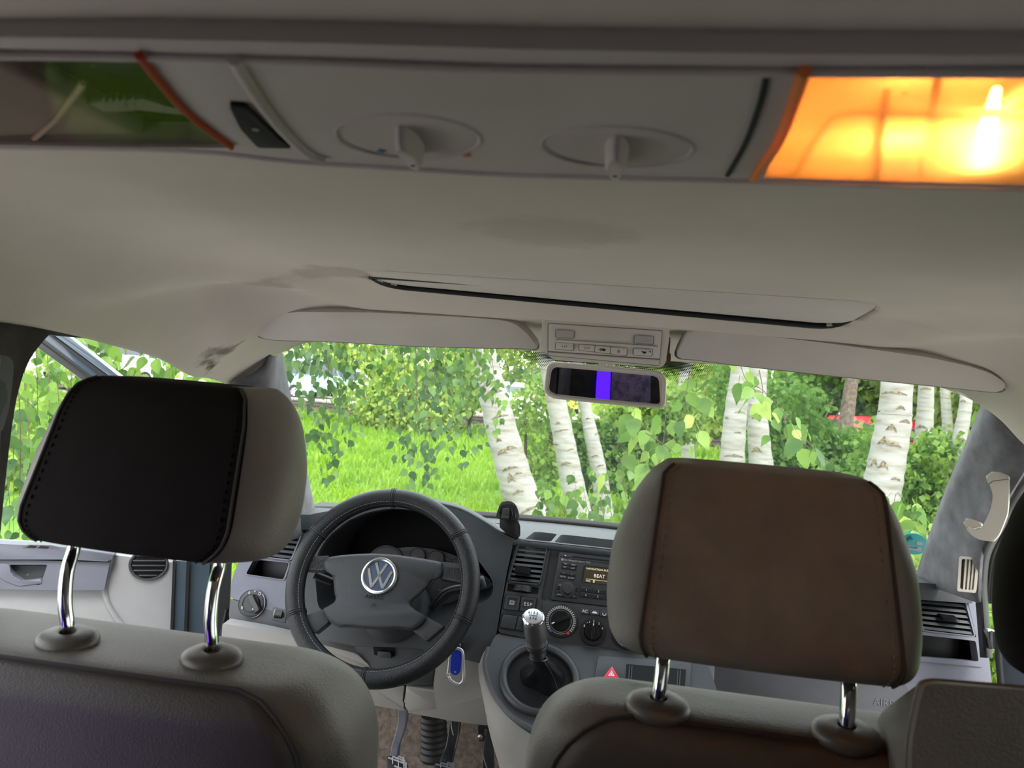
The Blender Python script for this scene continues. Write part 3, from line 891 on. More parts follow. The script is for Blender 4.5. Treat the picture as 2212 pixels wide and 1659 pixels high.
def gauge(cx, cy, r, ticks, numbers, needle, size=.007):
    p = c2((cx, cy))[0]
    c_ = on(p[0], p[1], CP, .003)
    g = lathe('gauge', c_, CP[1], [(r, 0), (r, .003), (r * .93, .0035), (r * .90, .0012), (.001, .0012)], M['black'], cl, 40)
    lathe('gauge_ring', c_, CP[1], [(r * 1.02, .001), (r * 1.03, .0036), (r * .97, .0042), (r * .95, .003)], M['dash_mid'], g, 40)
    x, y, n_ = basis(CP[1])
    bm = bmesh.new()
    for k in range(ticks):
        a = rad(215 - 250 * k / (ticks - 1))
        dvec = x * cos(a) + y * sin(a); tv = n_.cross(dvec)
        box_bm(bm, c_ + dvec * (r * .76) + n_ * .0018, dvec, tv, n_, r * .16, r * .045, .0005)
    o = mk('tick_marks', bm, M['white'], g, 0); o['kind'] = 'stuff'
    for s, a, rr in numbers:
        dvec = x * cos(rad(a)) + y * sin(rad(a))
        px, py = pix(c_ + dvec * (r * rr) + n_ * .002)
        text('lettering', s, px, py, CP, .0052, size, M['white'], g)
    if needle is not None:
        a = rad(needle); dvec = x * cos(a) + y * sin(a); tv = n_.cross(dvec)
        bm = bmesh.new(); box_bm(bm, c_ + dvec * (r * .36) + n_ * .0035, dvec, tv, n_, r * .8, r * .06, .0008)
        mk('needle', bm, M['redprint'], g, 0)
gauge(1135, 668, .0185, 7, (('90', 88, .1),), 205, .007)
gauge(1268, 690, .0195, 7, (('1/2', 95, .25), ('1/1', 10, .35)), 180, .006)
gauge(1428, 755, .0235, 9, (), 160)
gauge(905, 735, .045, 15, (('2', 130, .55), ('3', 90, .55)), 200, .009)
gauge(1350, 945, .046, 15, (('20', 152, .5), ('40', 120, .5)), 215, .011)
gauge(640, 900, .046, 15, (), 215)
text('lettering', 'km/h', *c2((1305, 912))[0], CP, .006, .006, M['white'], cl)
slab('odometer', rnd(c2((1355, 950), (1440, 958), (1430, 1000), (1340, 995)), 3, 2), CP, .0055, .002, M['pale'], cl)
for s, x, y in (('←', 1045, 650), ('→', 1345, 690)):
    px, py = c2((x, y))[0]
    bm = bmesh.new(); c_ = on(px, py, CP, .0032); k = 1 if s == '→' else -1
    vs = [bm.verts.new(c_ + EX * (k * u) + EZ * v) for u, v in ((.006, 0), (.001, .004), (.001, .0018), (-.005, .0018), (-.005, -.0018), (.001, -.0018), (.001, -.004))]
    bm.faces.new(vs); mk('indicator_arrow', bm, M['dash_mid'], cl, 0)

# --- centre stack
st_outer = [(1118, 1166), (1180, 1171), (1330, 1189), (1480, 1207), (1560, 1217), (1545, 1330), (1530, 1436), (1360, 1412), (1200, 1390), (1076, 1366), (1088, 1290), (1102, 1220)]
v_c = c3((555, 655), (885, 690), (800, 1110), (440, 1075))
wheel_q = c3((425, 1112), (795, 1158), (785, 1240), (415, 1200))
radio_q = [(1208.5, 1191), (1392, 1212.5), (1376, 1317), (1190, 1295.5)]
bay = c3((935, 690), (2110, 830), (2020, 1440), (820, 1300))
slab('centre_stack', rnd(st_outer, 8, 3), CS, 0, .03, M['dash'], dash, holes=(rnd(grow(v_c, 5), 5, 3), rnd(wheel_q, 2, 2), rnd(bay, 4, 2)))
vent(v_c, CS, 7, M['dash'], rnd(c3((520, 895), (705, 922), (690, 1000), (500, 970)), 3, 2), 4.5, slatm=M['stack'])
v_c2 = [(p[0] + 318, p[1] + 37) for p in v_c]
slab('bay_lining', rnd(grow(bay, 2), 4, 2), CS, -.006, .006, M['stack'], dash)
tw = slab('vent_wheel_slot', rnd(grow(wheel_q, 1), 2, 2), CS, -.010, .004, M['stack'], dash)
p = c3((605, 1180))[0]
c_ = on(*p, CS, -.0150)
xx0, yy0, nn0 = basis(CS[1])
mkw = lathe('vent_wheel', c_, yy0, [(.0195, -.0075), (.0210, -.0065), (.0210, .0065), (.0195, .0075)], M['black'], tw, 44)
bm = bmesh.new()
for k in range(44):
    a = 2 * pi * k / 44
    d1 = nn0 * cos(a) + xx0 * sin(a); d2 = xx0 * cos(a) - nn0 * sin(a)
    for s_ in (-.0032, .0032):
        box_bm(bm, c_ + d1 * .0213 + yy0 * s_, yy0, d2, d1, .0052, .0017, .0012)
o = mk('grip_ribs', bm, M['dash_mid'], mkw, 0); o['kind'] = 'stuff'
def button(q, label_txt, size=.010, m=None, pl=None, off=.004, parent=None, txt_m=None, name='push_button', depth=.006, bevel=.0015, dx=0, dy=0):
    pl = pl or CS
    b = slab(name, rnd(q, 2.2, 2), pl, off, depth, m or M['stack'], parent or dash, bevel=bevel)
    if label_txt:
        cx = sum(v[0] for v in q) / 4 + dx; cy = sum(v[1] for v in q) / 4 + dy
        text('lettering', label_txt, cx, cy, pl, off + .0002, size, txt_m or M['white'], b)
    return b
sq1 = c3((402, 1240), (575, 1262), (548, 1430), (374, 1412))
sq2 = c3((592, 1265), (768, 1288), (735, 1452), (570, 1432))
surround = slab('switch_surround', rnd(grow(c3((402, 1240), (768, 1288), (735, 1452), (374, 1412)), 3), 4, 2), CS, .001, .004, M['black'], dash)
def dish_switch(q, s, size):
    b = slab('push_button', rnd(q, 3, 2), CS, .005, .006, M['dash'], dash, holes=(rnd(sub(q, .18, .16, .84, .84), 2, 2),))
    slab('button_face', rnd(sub(q, .16, .14, .86, .86), 2, 2), CS, .0035, .003, M['stack'], b)
    if s: text('lettering', s, *bil(q, .5, .5), CS, .004, size, M['white'], b, space=1.25)
    return b
b1 = dish_switch(sq1, '', .01)
q = sub(sq1, .34, .36, .66, .64)
slab('button_symbol', rnd(q, 1, 2), CS, .0042, .0006, M['pale'], b1, holes=(rnd(sub(q, .16, .18, .84, .82), 1, 2),))
for t in (.38, .62): slab('button_symbol', sub(q, .3, t, .7, t + .1), CS, .0042, .0006, M['pale'], b1)
dish_switch(sq2, 'ESP', .0105)
lowq = c3((365, 1466), (770, 1520), (735, 1700), (320, 1640))
slab('blank_surround', rnd(grow(lowq, 2), 4, 2), CS, .001, .004, M['black'], dash)
button(sub(lowq, .02, .05, .44, .95), '', off=.004, m=M['dash'])
bb = button(sub(lowq, .47, .05, .98, .95), '', off=.004, m=M['dash'])
lathe('power_socket', on(*bil(lowq, .72, .5), CS, .005), CS[1], [(.009, 0), (.009, .002), (.007, .002), (.007, -.004), (.001, -.004)], M['black'], bb, 24)

# heater controls
cl_panel = slab('heater_panel', rnd([(1170, 1300), (1375, 1325), (1420, 1332), (1404, 1414), (1182, 1382)], 8, 3), CS, .0015, .004, M['stack'], dash, bevel=.001)
def tick_arc(c_, pl, r0, r1, a0, a1, n, m, parent, name='dial_marks', wid=.7):
    x, y, n_ = basis(pl[1])
    bm = bmesh.new()
    for k in range(n):
        a = rad(a0 + (a1 - a0) * (k + .5) / n); d1 = x * cos(a) + y * sin(a); d2 = n_.cross(d1)
        box_bm(bm, c_ + d1 * ((r0 + r1) / 2), d1, d2, n_, r1 - r0, (r0 + r1) / 2 * abs(rad(a1 - a0)) / n * wid, .0006)
    o = mk(name, bm, m, parent, 0); o['kind'] = 'stuff'
    return o
def dial(px, py, R_, ring, rk, ang_, mk_=True):
    c_ = on(px, py, CS, .004)
    d = lathe('rotary_control', c_, CS[1], [(R_, -.003), (R_, .001), (R_ * .96, .0025), (rk * 1.12, .0022), (rk * 1.05, -.001), (.001, -.001)], M['black'], cl_panel, 48)
    k = lathe('dial_knob', c_, CS[1], [(rk, -.001), (rk, .009), (rk * .92, .0115), (.001, .0118)], M['gloss'], d, 40)
    x, y, n_ = basis(CS[1]); a = rad(ang_); d1 = x * cos(a) + y * sin(a); d2 = n_.cross(d1)
    bm = bmesh.new()
    box_bm(bm, c_ + n_ * .014, d1, d2, n_, rk * 2.05, rk * .34, .014)
    bmesh.ops.bevel(bm, geom=list(bm.edges), offset=.0012, segments=2, profile=.5, affect='EDGES')
    mk('dial_grip', bm, M['gloss'], d, 38)
    bm = bmesh.new(); box_bm(bm, c_ + n_ * .0213 + d1 * (rk * .78), d1, d2, n_, rk * .28, rk * .10, .0006)
    mk('pointer_mark', bm, M['white'], d, 0)
    return d, c_
d1_, cc = dial(1211.5, 1342, .0345, True, .0215, 208)
xx, yy, nn_ = basis(CS[1])
tick_arc(cc + nn_ * .0028, CS, .0270, .0315, 222, -42, 30, M['pale'], d1_, wid=.55)
lathe('dial_ring', cc + nn_ * .001, CS[1], [(.0268, 0), (.0268, .0018), (.0258, .0018), (.0258, 0)], M['pale'], d1_, 48)
for s, m_ in ((228, 'blueprint'), (-52, 'redprint')):
    d1 = xx * cos(rad(s)) + yy * sin(rad(s)); d2 = nn_.cross(d1)
    bm = bmesh.new(); box_bm(bm, cc + d1 * .0285 + nn_ * .003, d1, d2, nn_, .0055, .0055, .0006)
    mk('cold_mark' if s > 0 else 'hot_mark', bm, M[m_], d1_, 0)
d2_, cc2 = dial(1280.5, 1365.5, .0275, False, .0165, 90)
for s, x, y in (('0', 1072, 53), ('•', 1100, 23), ('1', 1121, 17), ('2', 1162, 8), ('3', 1211, 33), ('4', 1243, 78)):
    text('lettering', s, *c4((x, y))[0], CS, .0075, .0068, M['white'], d2_)
d3_, cc3 = dial(1359, 1366, .0355, True, .0215, 150)
tick_arc(cc3 + nn_ * .0028, CS, .0275, .0315, 250, 140, 12, M['pale'], d3_, wid=.6)
tick_arc(cc3 + nn_ * .0028, CS, .0275, .0315, 120, -60, 18, M['pale'], d3_, wid=.6)
bq = c3((1293, 1400), (1640, 1447), (1632, 1510), (1285, 1466))
for i, s in enumerate(('AC', '', '')):
    qb = sub(bq, i / 3 + .01, 0, (i + 1) / 3 - .01, 1)
    b = button(qb, s, .0085, M['stack'], CS, .006, cl_panel)
    if i == 1:
        slab('button_symbol', [bil(qb, u, v) for u, v in ((.2, .65), (.3, .35), (.55, .28), (.75, .4), (.8, .65))], CS, .0063, .0005, M['white'], b)
    if i == 2:
        tick_arc(on(*bil(qb, .5, .5), CS, .0064), CS, .0028, .0040, 160, 380, 8, M['white'], b, 'button_symbol', 1.0)
lathe('air_flow_symbol', on(*c4((1460, 246))[0], CS, .0045), CS[1], [(.003, 0), (.003, .0005), (.0018, .0005), (.0018, 0)], M['white'], cl_panel, 12)

# radio, a unit of its own
radio = thing('car_radio', 'black radio with amber display and push buttons in the centre stack', 'radio', tuple(on(1290, 1250, CS, -.02)))
face = slab('faceplate', rnd(radio_q, 3, 2), CS, .001, .02, M['stack'], radio, bevel=.0015)
def rq(*pts): return c3(*pts)
slab('disc_slot', rq((1200, 778), (1900, 862), (1897, 880), (1196, 797)), CS, .0014, .0015, M['void'], radio)
slab('slot_lip', rq((1195, 803), (1990, 898), (1988, 906), (1193, 811)), CS, .0022, .0015, M['dash'], radio)
button(rq((1052, 757), (1182, 773), (1180, 797), (1048, 781)), '', .005, M['dash'], CS, .0025, radio)
bm = bmesh.new()
p3 = on(*c3((1113, 775))[0], CS, .0029)
bm.faces.new([bm.verts.new(p3 + xx * a + yy * b) for a, b in ((-.0022, .001), (.0022, .001), (0, -.0016))])
mk('eject_symbol', bm, M['white'], radio, 0)
lathe('maker_badge', on(*c3((1077, 822))[0], CS, .0014), CS[1], [(.0026, 0), (.0026, .0004), (.0018, .0004), (.0018, 0)], M['pale'], radio, 20)
text('lettering', 'Radio Navigation System MCD', *c3((1246, 841))[0], CS, .0014, .0049, M['pale'], radio)
for quad, names in ((rq((1068, 848), (1258, 878), (1246, 955), (1055, 925)), ('TIM', 'TMC', 'FM', 'AM')), (rq((1045, 960), (1243, 992), (1224, 1072), (1028, 1040)), ('<', '>', 'MUTE', 'SCAN'))):
    for k in range(4):
        u, v = k % 2, k // 2
        button(sub(quad, u * .5 + .01, v * .5 + .02, u * .5 + .49, v * .5 + .48), names[k], .0050, M['black'], CS, .0028, radio, M['pale'])
lc_q = rq((1347, 893), (1900, 960), (1880, 1155), (1322, 1086))
slab('display_frame', rnd(grow(lc_q, 2.5), 2, 2), CS, .0022, .003, M['black'], radio, holes=(lc_q,))
dsp = slab('display', lc_q, CS, .0014, .002, M['lcd'], radio)
text('lettering', 'NAVIGATION AUDIO', *c3((1362, 928))[0], CS, .0018, .0058, M['lcd_text'], dsp, 'LEFT')
text('lettering', 'BEAT', *c3((1452, 1016))[0], CS, .0018, .0105, M['lcd_text'], dsp, 'LEFT')
text('lettering', 'FM2', *c3((1358, 1076))[0], CS, .0018, .0056, M['lcd_text'], dsp, 'LEFT')
bq2 = rq((1445, 1068), (1464, 1070), (1461, 1098), (1441, 1095))
slab('display_bar', bq2, CS, .0018, .0003, M['lcd_text'], dsp, holes=(sub(bq2, .25, .2, .75, .8),))
slab('display_line', rq((1358, 1050), (1890, 1115), (1890, 1119), (1358, 1054)), CS, .0018, .0003, M['lcd_text'], dsp)
kq = rq((1018, 1100), (1276, 1140), (1256, 1292), (996, 1262))
kp = c3((1140, 1180))[0]
for (u, v, s) in ((0, 0, 'NAV'), (.52, 0, '┌'), (0, .52, 'INFO'), (.52, .52, 'AS')):
    qb = sub(kq, u, v, u + .48, v + .48)
    b = button(qb, '', .005, M['black'], CS, .0028, radio)
    cxy = bil(kq, .16 if u == 0 else .84, .14 if v == 0 else .84)
    text('lettering', s, *cxy, CS, .0031, .0046, M['pale'], b)
lathe('radio_knob', on(*kp, CS, .002), CS[1], [(.0165, 0), (.0165, .002), (.0125, .0025), (.0115, .014), (.0100, .0162), (.001, .0168)], M['stack'], radio, 36)
pq = rq((1297, 1145), (1730, 1200), (1712, 1322), (1280, 1272))
for k in range(6):
    u, v = k % 3, k // 3
    button(sub(pq, u / 3 + .006, v * .5 + .015, (u + 1) / 3 - .006, v * .5 + .485), str(k + 1), .0058, M['black'], CS, .0028, radio)

# --- gear lever deck, hazard panel
deck_outer = [(1074, 1366), (1180, 1384), (1290, 1400), (1420, 1420), (1530, 1436), (1552, 1500), (1530, 1600), (1300, 1640), (1170, 1590), (1133, 1566), (1110, 1550), (1081, 1519), (1061, 1485), (1049, 1437), (1058, 1395)]
GC = (1166, 1468)
boot_hole = ell(GC[0], GC[1], 74, 66, 36, 18)
slab('lever_deck', rnd(deck_outer, 12, 3), SH, 0, .02, M['dash'], dash, holes=(boot_hole,))
ringp = [on(x, y, SH, .004) for x, y in ell(GC[0], GC[1], 80, 71, 40, 18)]
tube('deck_ring', ringp, .0085, M['stack'], dash, 12, True)
hz = [(1292, 1416), (1494, 1429), (1489, 1500), (1280, 1490)]
hz_face = slab('hazard_panel', rnd(hz, 4, 2), SH, .006, .01, M['stack'], dash, bevel=.0015)
hs = [(1353, 1434), (1482, 1446), (1479, 1492), (1350, 1480)]
slab('storage_slot', rnd(hs, 2, 2), SH, .0065, .002, M['void'], hz_face)
for x in (.05, .09, .86, .90): slab('slot_rib', [bil(hs, x, .05), bil(hs, x + .015, .05), bil(hs, x + .015, .8), bil(hs, x, .8)], SH, .0072, .001, M['dash'], hz_face)
hzb = slab('hazard_button', rnd([(1322, 1438), (1338, 1466), (1303, 1463)], 3, 3), SH, .012, .008, M['red'], dash, bevel=.001, label='red triangular hazard button')
slab('hazard_symbol', [(1321.5, 1449), (1328, 1460.5), (1313.5, 1459.5)], SH, .0124, .0006, M['white'], hzb, holes=([(1321.3, 1451.5), (1325.5, 1459), (1316, 1458.3)],))
slab('hazard_symbol', [(1321.1, 1453.5), (1323.5, 1457.7), (1318.2, 1457.4)], SH, .0124, .0006, M['white'], hzb)
lathe('deck_cavity', on(*GC, SH, -.001), -SH[1], [(.078, 0), (.06, .06), (.001, .065)], M['void'], dash, 32)

# --- passenger side: face with vent and pocket, glovebox
rv = c6((562, 1018), (876, 1046), (937, 1272), (600, 1232))
rp = c6((558, 1262), (946, 1305), (966, 1442), (540, 1406))
rf_outer = [(1560, 1217), (1750, 1235), (1950, 1255), (2050, 1270), (2100, 1288), (2112, 1302), (2128, 1345), (2143, 1478), (2140, 1560), (1800, 1520), (1520, 1470), (1538, 1330)]
slab('passenger_face_panel', rnd(rf_outer, 8, 3), RF, 0, .03, M['dash_side'], dash, holes=(rnd(grow(rv, 4), 5, 3), rnd(rp, 5, 3)))
vent(rv, RF, 6, M['dash_side'], rnd(c6((702, 1122), (805, 1135), (845, 1180), (740, 1170)), 3, 2), 5)
loft('storage_pocket', [[on(p.x, p.y, RF, .0) for p in rnd(rp, 5, 3)], [on(p.x, p.y, RF, -.07) for p in rnd(grow(rp, -2), 5, 3)]], M['void'], dash, end=True)
slab('pocket_rim', rnd(grow(c6((540, 1000), (890, 1030), (1000, 1480), (530, 1436)), 0), 8, 3), RF, .003, .006, M['dash_side'], dash, holes=(rnd(grow(rv, 6), 5, 3), rnd(rp, 5, 3)))
strip = slab('stack_edge_strip', rnd([(1505, 1417), (1545, 1424), (1540, 1520), (1498, 1512)], 3, 2), tilted(at(1520, 1460, 1.63), 14), 0, .02, M['dash_side'], dash, bevel=.003)
GB = tilted(at(1750, 1480, 1.655), 10)
gb = slab('glovebox_lid', rnd([(1541, 1428), (1700, 1446), (1960, 1480), (2000, 1600), (1960, 1700), (1530, 1660)], 8, 3), GB, 0, .02, M['dash_mid'], dash, bevel=.003)
text('lettering', 'AIRBAG', 1925, 1521, GB, .001, .020, M['dash_side'], gb)

# --- light grey lower part: knee panels, end of the column cover, leg of the centre console
KP = tilted(at(870, 1500, 1.60), -4)
slab('knee_panel', rnd([(480, 1346), (560, 1360), (640, 1378), (770, 1412), (800, 1440), (806, 1476), (874, 1481), (869, 1520), (877, 1537), (700, 1505), (470, 1470)], 6, 3), KP, 0, .03, M['lower'], dash, bevel=.006)
slab('knee_panel', rnd([(877, 1481), (948, 1492), (950, 1535), (880, 1538), (872, 1520)], 5, 3), KP, 0, .03, M['lower'], dash, bevel=.006)
KP2 = tilted(at(1000, 1490, 1.595), -2)
slab('knee_panel_side', rnd([(945, 1411), (1046, 1433), (1052, 1500), (1060, 1568), (980, 1558), (878, 1539), (944, 1534), (936, 1480)], 5, 3), KP2, .002, .04, M['lower'], dash, bevel=.005)
edge_px = [(1056, 1400), (1049, 1437), (1061, 1485), (1081, 1519), (1110, 1550), (1150, 1574), (1200, 1600)]
inner_px = [(1080, 1400), (1075, 1437), (1085, 1475), (1105, 1505), (1130, 1530), (1165, 1550), (1215, 1570)]
left_px = [(1044, 1400), (1043, 1437), (1052, 1500), (1060, 1568), (1072, 1620), (1084, 1665), (1098, 1740)]
rows = []
for e, i_, l in zip(edge_px, inner_px, left_px):
    O = on(*e, SH, -.018); I = on(*i_, SH, -.030)
    Lf = at(*l, O.y + .075)
    m1 = O.lerp(Lf, .45) + Vector((-.004, -.028, -.006))
    rows.append([I, O, m1, Lf, Lf + Vector((.02, .06, 0))])
leg = sheet('console_leg', rows, M['lower'], dash, 5, .006)
tube('leg_joint', catmull([Vector((r[1].x, r[1].y, r[1].z)).lerp(r[2], .9) + Vector((0, -.004, -.10)) for r in rows[2:]], 4), .0014, M['dash_mid'], dash, 6)
tube('deck_edge', catmull([on(*p, SH, -.006) for p in edge_px], 5), .0065, M['dash_mid'], dash, 12)
# ================================================================== STEERING WHEEL
WP = tilted(at(826, 1261, 1.50), 26)
wc = WP[0]
wheel = thing('steering_wheel', 'black leather covered four-spoke steering wheel with round emblem', 'steering wheel', tuple(wc))
wx, wy, wz = basis(WP[1])
RM, RT = .1815, .0195
def wpt(a, r=RM, h=0.0): return wc + wx * (r * cos(a)) + wy * (r * sin(a)) + wz * h
rim = tube('rim', [wpt(2 * pi * i / 96) for i in range(96)], RT, M['leather'], wheel, 22, True)
def ang_of(px, py):
    v = on(px, py, WP) - wc
    return math.atan2(v.dot(wy), v.dot(wx))
# stitched joints across the cover
for x, y in c2((968, 225), (770, 1470), (390, 475), (1470, 500), (245, 1085), (1430, 1110)):
    a = ang_of(x, y)
    for da in (-.022, 0.0, .022):
        cpt = wpt(a + da); d = wx * cos(a + da) + wy * sin(a + da)
        tube('stitched_joint', [cpt + (d * cos(t) + wz * sin(t)) * (RT + .0002) for t in [2 * pi * k / 28 for k in range(28)]], .0012 if da else .0017, M['leather'] if da else M['rubber'], rim, 6, True)
# lacing along the inner edge of the cover: a thread seam of short stitches
bm = bmesh.new()
N = 170
for k in range(N):
    a = 2 * pi * k / N
    e = rad(128)
    d = wx * cos(a) + wy * sin(a); tdir = wx * -sin(a) + wy * cos(a)
    p = wpt(a) + (d * cos(e) + wz * sin(e)) * (RT + .0002)
    tube_bm(bm, [p - tdir * .0022, p + tdir * .0022], .00065, 5)
st = mk('stitching', bm, M['thread'], rim, 50); st['kind'] = 'stuff'
tube('inner_seam', [wpt(2 * pi * i / 96) + ((wx * cos(2 * pi * i / 96) + wy * sin(2 * pi * i / 96)) * cos(rad(150)) + wz * sin(rad(150))) * (RT + .0001) for i in range(96)], .0011, M['rubber'], rim, 6, True)
# spokes
for q in (c2((290, 672), (500, 662), (470, 772), (280, 768)), c2((1300, 705), (1490, 728), (1490, 868), (1290, 830)), c2((300, 1105), (455, 1045), (500, 1140), (395, 1225)), c2((1180, 1090), (1330, 1170), (1200, 1280), (1100, 1205))):
    slab('spoke', rnd(q, 5, 3), WP, .002, .022, M['pad'], wheel, bevel=.005)
# finely ribbed grips where the upper spokes meet the rim
for q in (c2((335, 690), (470, 685), (445, 755), (325, 750)), c2((1335, 740), (1455, 755), (1452, 840), (1330, 815))):
    bm = bmesh.new()
    for i in range(11):
        for j in range(7):
            p = on(*bil(q, (i + .5) / 11, (j + .5) / 7), WP, .0024)
            box_bm(bm, p, wx, wy, wz, .0022, .0022, .0012)
    o = mk('grip_texture', bm, M['pad'], wheel, 0); o['kind'] = 'stuff'
pad_outline = [(p.x, p.y) for p in rnd(c2((452, 712), (475, 682), (560, 664), (700, 652), (830, 648), (980, 658), (1130, 678), (1250, 698), (1312, 712), (1322, 760), (1305, 825), (1245, 835), (1215, 880), (1150, 950), (1085, 1000), (1085, 1020), (1140, 1068), (1205, 1102), (1180, 1150), (1118, 1207), (1010, 1190), (880, 1198), (760, 1192), (640, 1178), (560, 1182), (500, 1140), (478, 1120), (444, 1052), (500, 1022), (555, 985), (538, 930), (532, 850), (528, 805), (462, 770)), 9, 3)]
pad_c = (sum(p[0] for p in pad_outline) / len(pad_outline), sum(p[1] for p in pad_outline) / len(pad_outline))
def shrink(k): return [(pad_c[0] + (x - pad_c[0]) * k, pad_c[1] + (y - pad_c[1]) * k) for x, y in pad_outline]
lo = [[on(x, y, WP, -.035) for x, y in pad_outline], [on(x, y, WP, -.002) for x, y in pad_outline], [on(x, y, WP, .006) for x, y in shrink(.985)], [on(x, y, WP, .0105) for x, y in shrink(.95)], [on(x, y, WP, .0125) for x, y in shrink(.88)]]
pad = loft('airbag_pad', lo, M['pad'], wheel, ang=70)
ep = c2((862, 812))[0]
ec = on(*ep, WP, .0125)
em = lathe('emblem', ec, wz, [(.0375, 0), (.0375, .002), (.036, .0045), (.0335, .005), (.0310, .0035), (.0295, .0022), (.001, .0032)], M['emblem_blue'], wheel, 56)
lathe('emblem_ring', ec + wz * .001, wz, [(.0378, 0), (.0378, .002), (.0362, .0046), (.0335, .0052), (.0308, .0036), (.0305, .001)], M['alu'], em, 56)
def stroke(pts, w, parent, m, h):
    """letter stroke of constant width on the wheel plane around the emblem centre"""
    P = [ec + wx * a + wy * b for a, b in pts]
    bm = bmesh.new()
    for a, b in zip(P, P[1:]):
        d = (b - a); l = d.length; d = d / l; s = wz.cross(d)
        box_bm(bm, (a + b) / 2 + wz * h, d, s, wz, l + w * .35, w, .0012)
    return mk('emblem_letter', bm, m, parent, 30)
k = .0275
stroke([(-.40 * k, .90 * k), (0, .06 * k), (.40 * k, .90 * k)], .0052, em, M['alu'], .0032)
stroke([(-.88 * k, .42 * k), (-.42 * k, -.84 * k), (0, .0 * k), (.42 * k, -.84 * k), (.88 * k, .42 * k)], .0052, em, M['alu'], .0032)
x_, y_ = c2((825, 963))[0]; text('lettering', 'AIRBAG', x_, y_, WP, .0127, .0105, M['void'], pad, space=1.1)
x_, y_ = c2((822, 1018))[0]; text('lettering', 'ICI', x_, y_, WP, .0127, .0075, M['black'], pad, space=1.1)
# --- column shroud, stalks, ignition lock
ax = wz
def colring(h, rx, ry, dy=0.0):
    return [wc + wx * (rx * cos(t)) + wy * (ry * sin(t) + dy) + ax * h for t in [2 * pi * i / 28 for i in range(28)]]
column = thing('steering_column', 'dark grey steering column cover behind the steering wheel', 'steering column', tuple(wc - ax * .15))
loft('upper_cover', [colring(-.03, .045, .045), colring(-.045, .066, .070, -.012), colring(-.12, .072, .078, -.022), colring(-.28, .070, .075, -.025)], M['dash'], column)
shp = tilted(at(830, 1430, 1.60), 6)
slab('lower_cover', rnd(c5((205, 20), (420, -10), (700, -10), (900, 10), (1010, 120), (1120, 300), (1090, 610), (800, 605), (520, 560), (260, 330), (215, 150)), 8, 3), shp, 0, .03, M['dash'], column, bevel=.006)
slab('adjuster_opening', rnd(c5((415, 80), (660, 95), (672, 285), (445, 280)), 3, 2), shp, .001, .003, M['void'], column)
slab('adjuster_lever', rnd(c5((480, 232), (620, 245), (632, 320), (478, 300)), 3, 2), shp, .012, .012, M['dash'], column, bevel=.002)
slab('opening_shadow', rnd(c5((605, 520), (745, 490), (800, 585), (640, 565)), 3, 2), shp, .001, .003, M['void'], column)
for a, b in (((1262, 985), (1455, 900)),):
    p0 = on(*c2((1240, 1050))[0], WP, -.07); p1 = on(*c2((1345, 930))[0], WP, -.055); p2 = on(*c2((1465, 895))[0], WP, -.05); p3_ = on(*c2((1610, 850))[0], WP, -.05)
    tube('wiper_stalk', catmull([p0, p1, p2, p3_], 6), [.0105] * 7 + [.0095] * 6 + [.009] * 6, M['black'], column, 14)
    tube('stalk_tip', [p3_ - (p3_ - p2) * .15, p3_ - (p3_ - p2) * .02, p3_ + (p3_ - p2) * .06], [.0125, .0135, .011], M['dash'], column, 12)
q0 = on(*c2((520, 850))[0], WP, -.07); q1 = on(*c2((430, 815))[0], WP, -.055); q2 = on(*c2((395, 800))[0], WP, -.05)
tube('indicator_stalk', catmull([q0, q1, q2], 6), .009, M['black'], column, 14)
kp_ = at(983, 1397, 1.555)
lathe('ignition_lock', kp_ + Vector((0, .012, 0)), Vector((.25, -1, .2)), [(.017, -.03), (.017, .004), (.014, .008), (.005, .008)], M['black'], column, 28)

# --- keys hanging from the lock
keys = thing('key_ring', 'silver carabiner with a blue key tag hanging from the ignition', 'keys', tuple(at(983, 1440, 1.53)))
KY = 1.53
slab('key', rnd([(974, 1388), (990, 1389), (992, 1394), (975, 1393)], 2, 2), tilted(at(983, 1391, KY), 8), 0, .004, M['chrome'], keys, bevel=.0008)
tube('split_ring', [at(988 + 6.5 * cos(t), 1396 + 8 * sin(t), KY - .003) for t in [2 * pi * i / 24 for i in range(24)]], .0008, M['chrome'], keys, 6, True)
tube('small_ring', [at(984 + 4 * cos(t), 1398 + 6 * sin(t), KY - .006) for t in [2 * pi * i / 20 for i in range(20)]], .0007, M['chrome'], keys, 6, True)
cpath = c5((1290, 225), (1330, 205), (1375, 212), (1405, 245), (1412, 340), (1418, 470), (1412, 545), (1375, 588), (1330, 585), (1285, 555), (1262, 520), (1250, 480))
tube('carabiner', catmull([at(x, y, KY - .010) for x, y in cpath], 4), .0030, M['silver'], keys, 12)
tube('carabiner_gate', [at(x, y, KY - .010) for x, y in c5((1246, 490), (1256, 380), (1266, 275), (1290, 225))], .0022, M['silver'], keys, 10)
for pt in c5((1245, 488), (1265, 278)):
    tube('gate_joint', [at(pt[0] - 4, pt[1] - 1, KY - .011), at(pt[0] + 4, pt[1] + 1, KY - .011)], .0030, M['silver'], keys, 10)
tg = c5((1290, 240), (1315, 222), (1350, 222), (1382, 242), (1392, 280), (1382, 440), (1365, 480), (1330, 498), (1295, 490), (1272, 460), (1270, 420), (1280, 290))
TGP = tilted(at(985, 1430, KY - .014), 4)
slab('key_tag', [(p.x, p.y) for p in rnd(tg, 3, 2)], TGP, 0, .003, M['tagblue'], keys, holes=([(p[0], p[1]) for p in c5(*[(1336 + 11 * cos(t), 241 + 11 * sin(t)) for t in [2 * pi * i / 14 for i in range(14)]])], [(p[0], p[1]) for p in c5(*[(1320 + 14 * cos(t), 462 + 14 * sin(t)) for t in [2 * pi * i / 14 for i in range(14)]])]), label='translucent blue key tag')

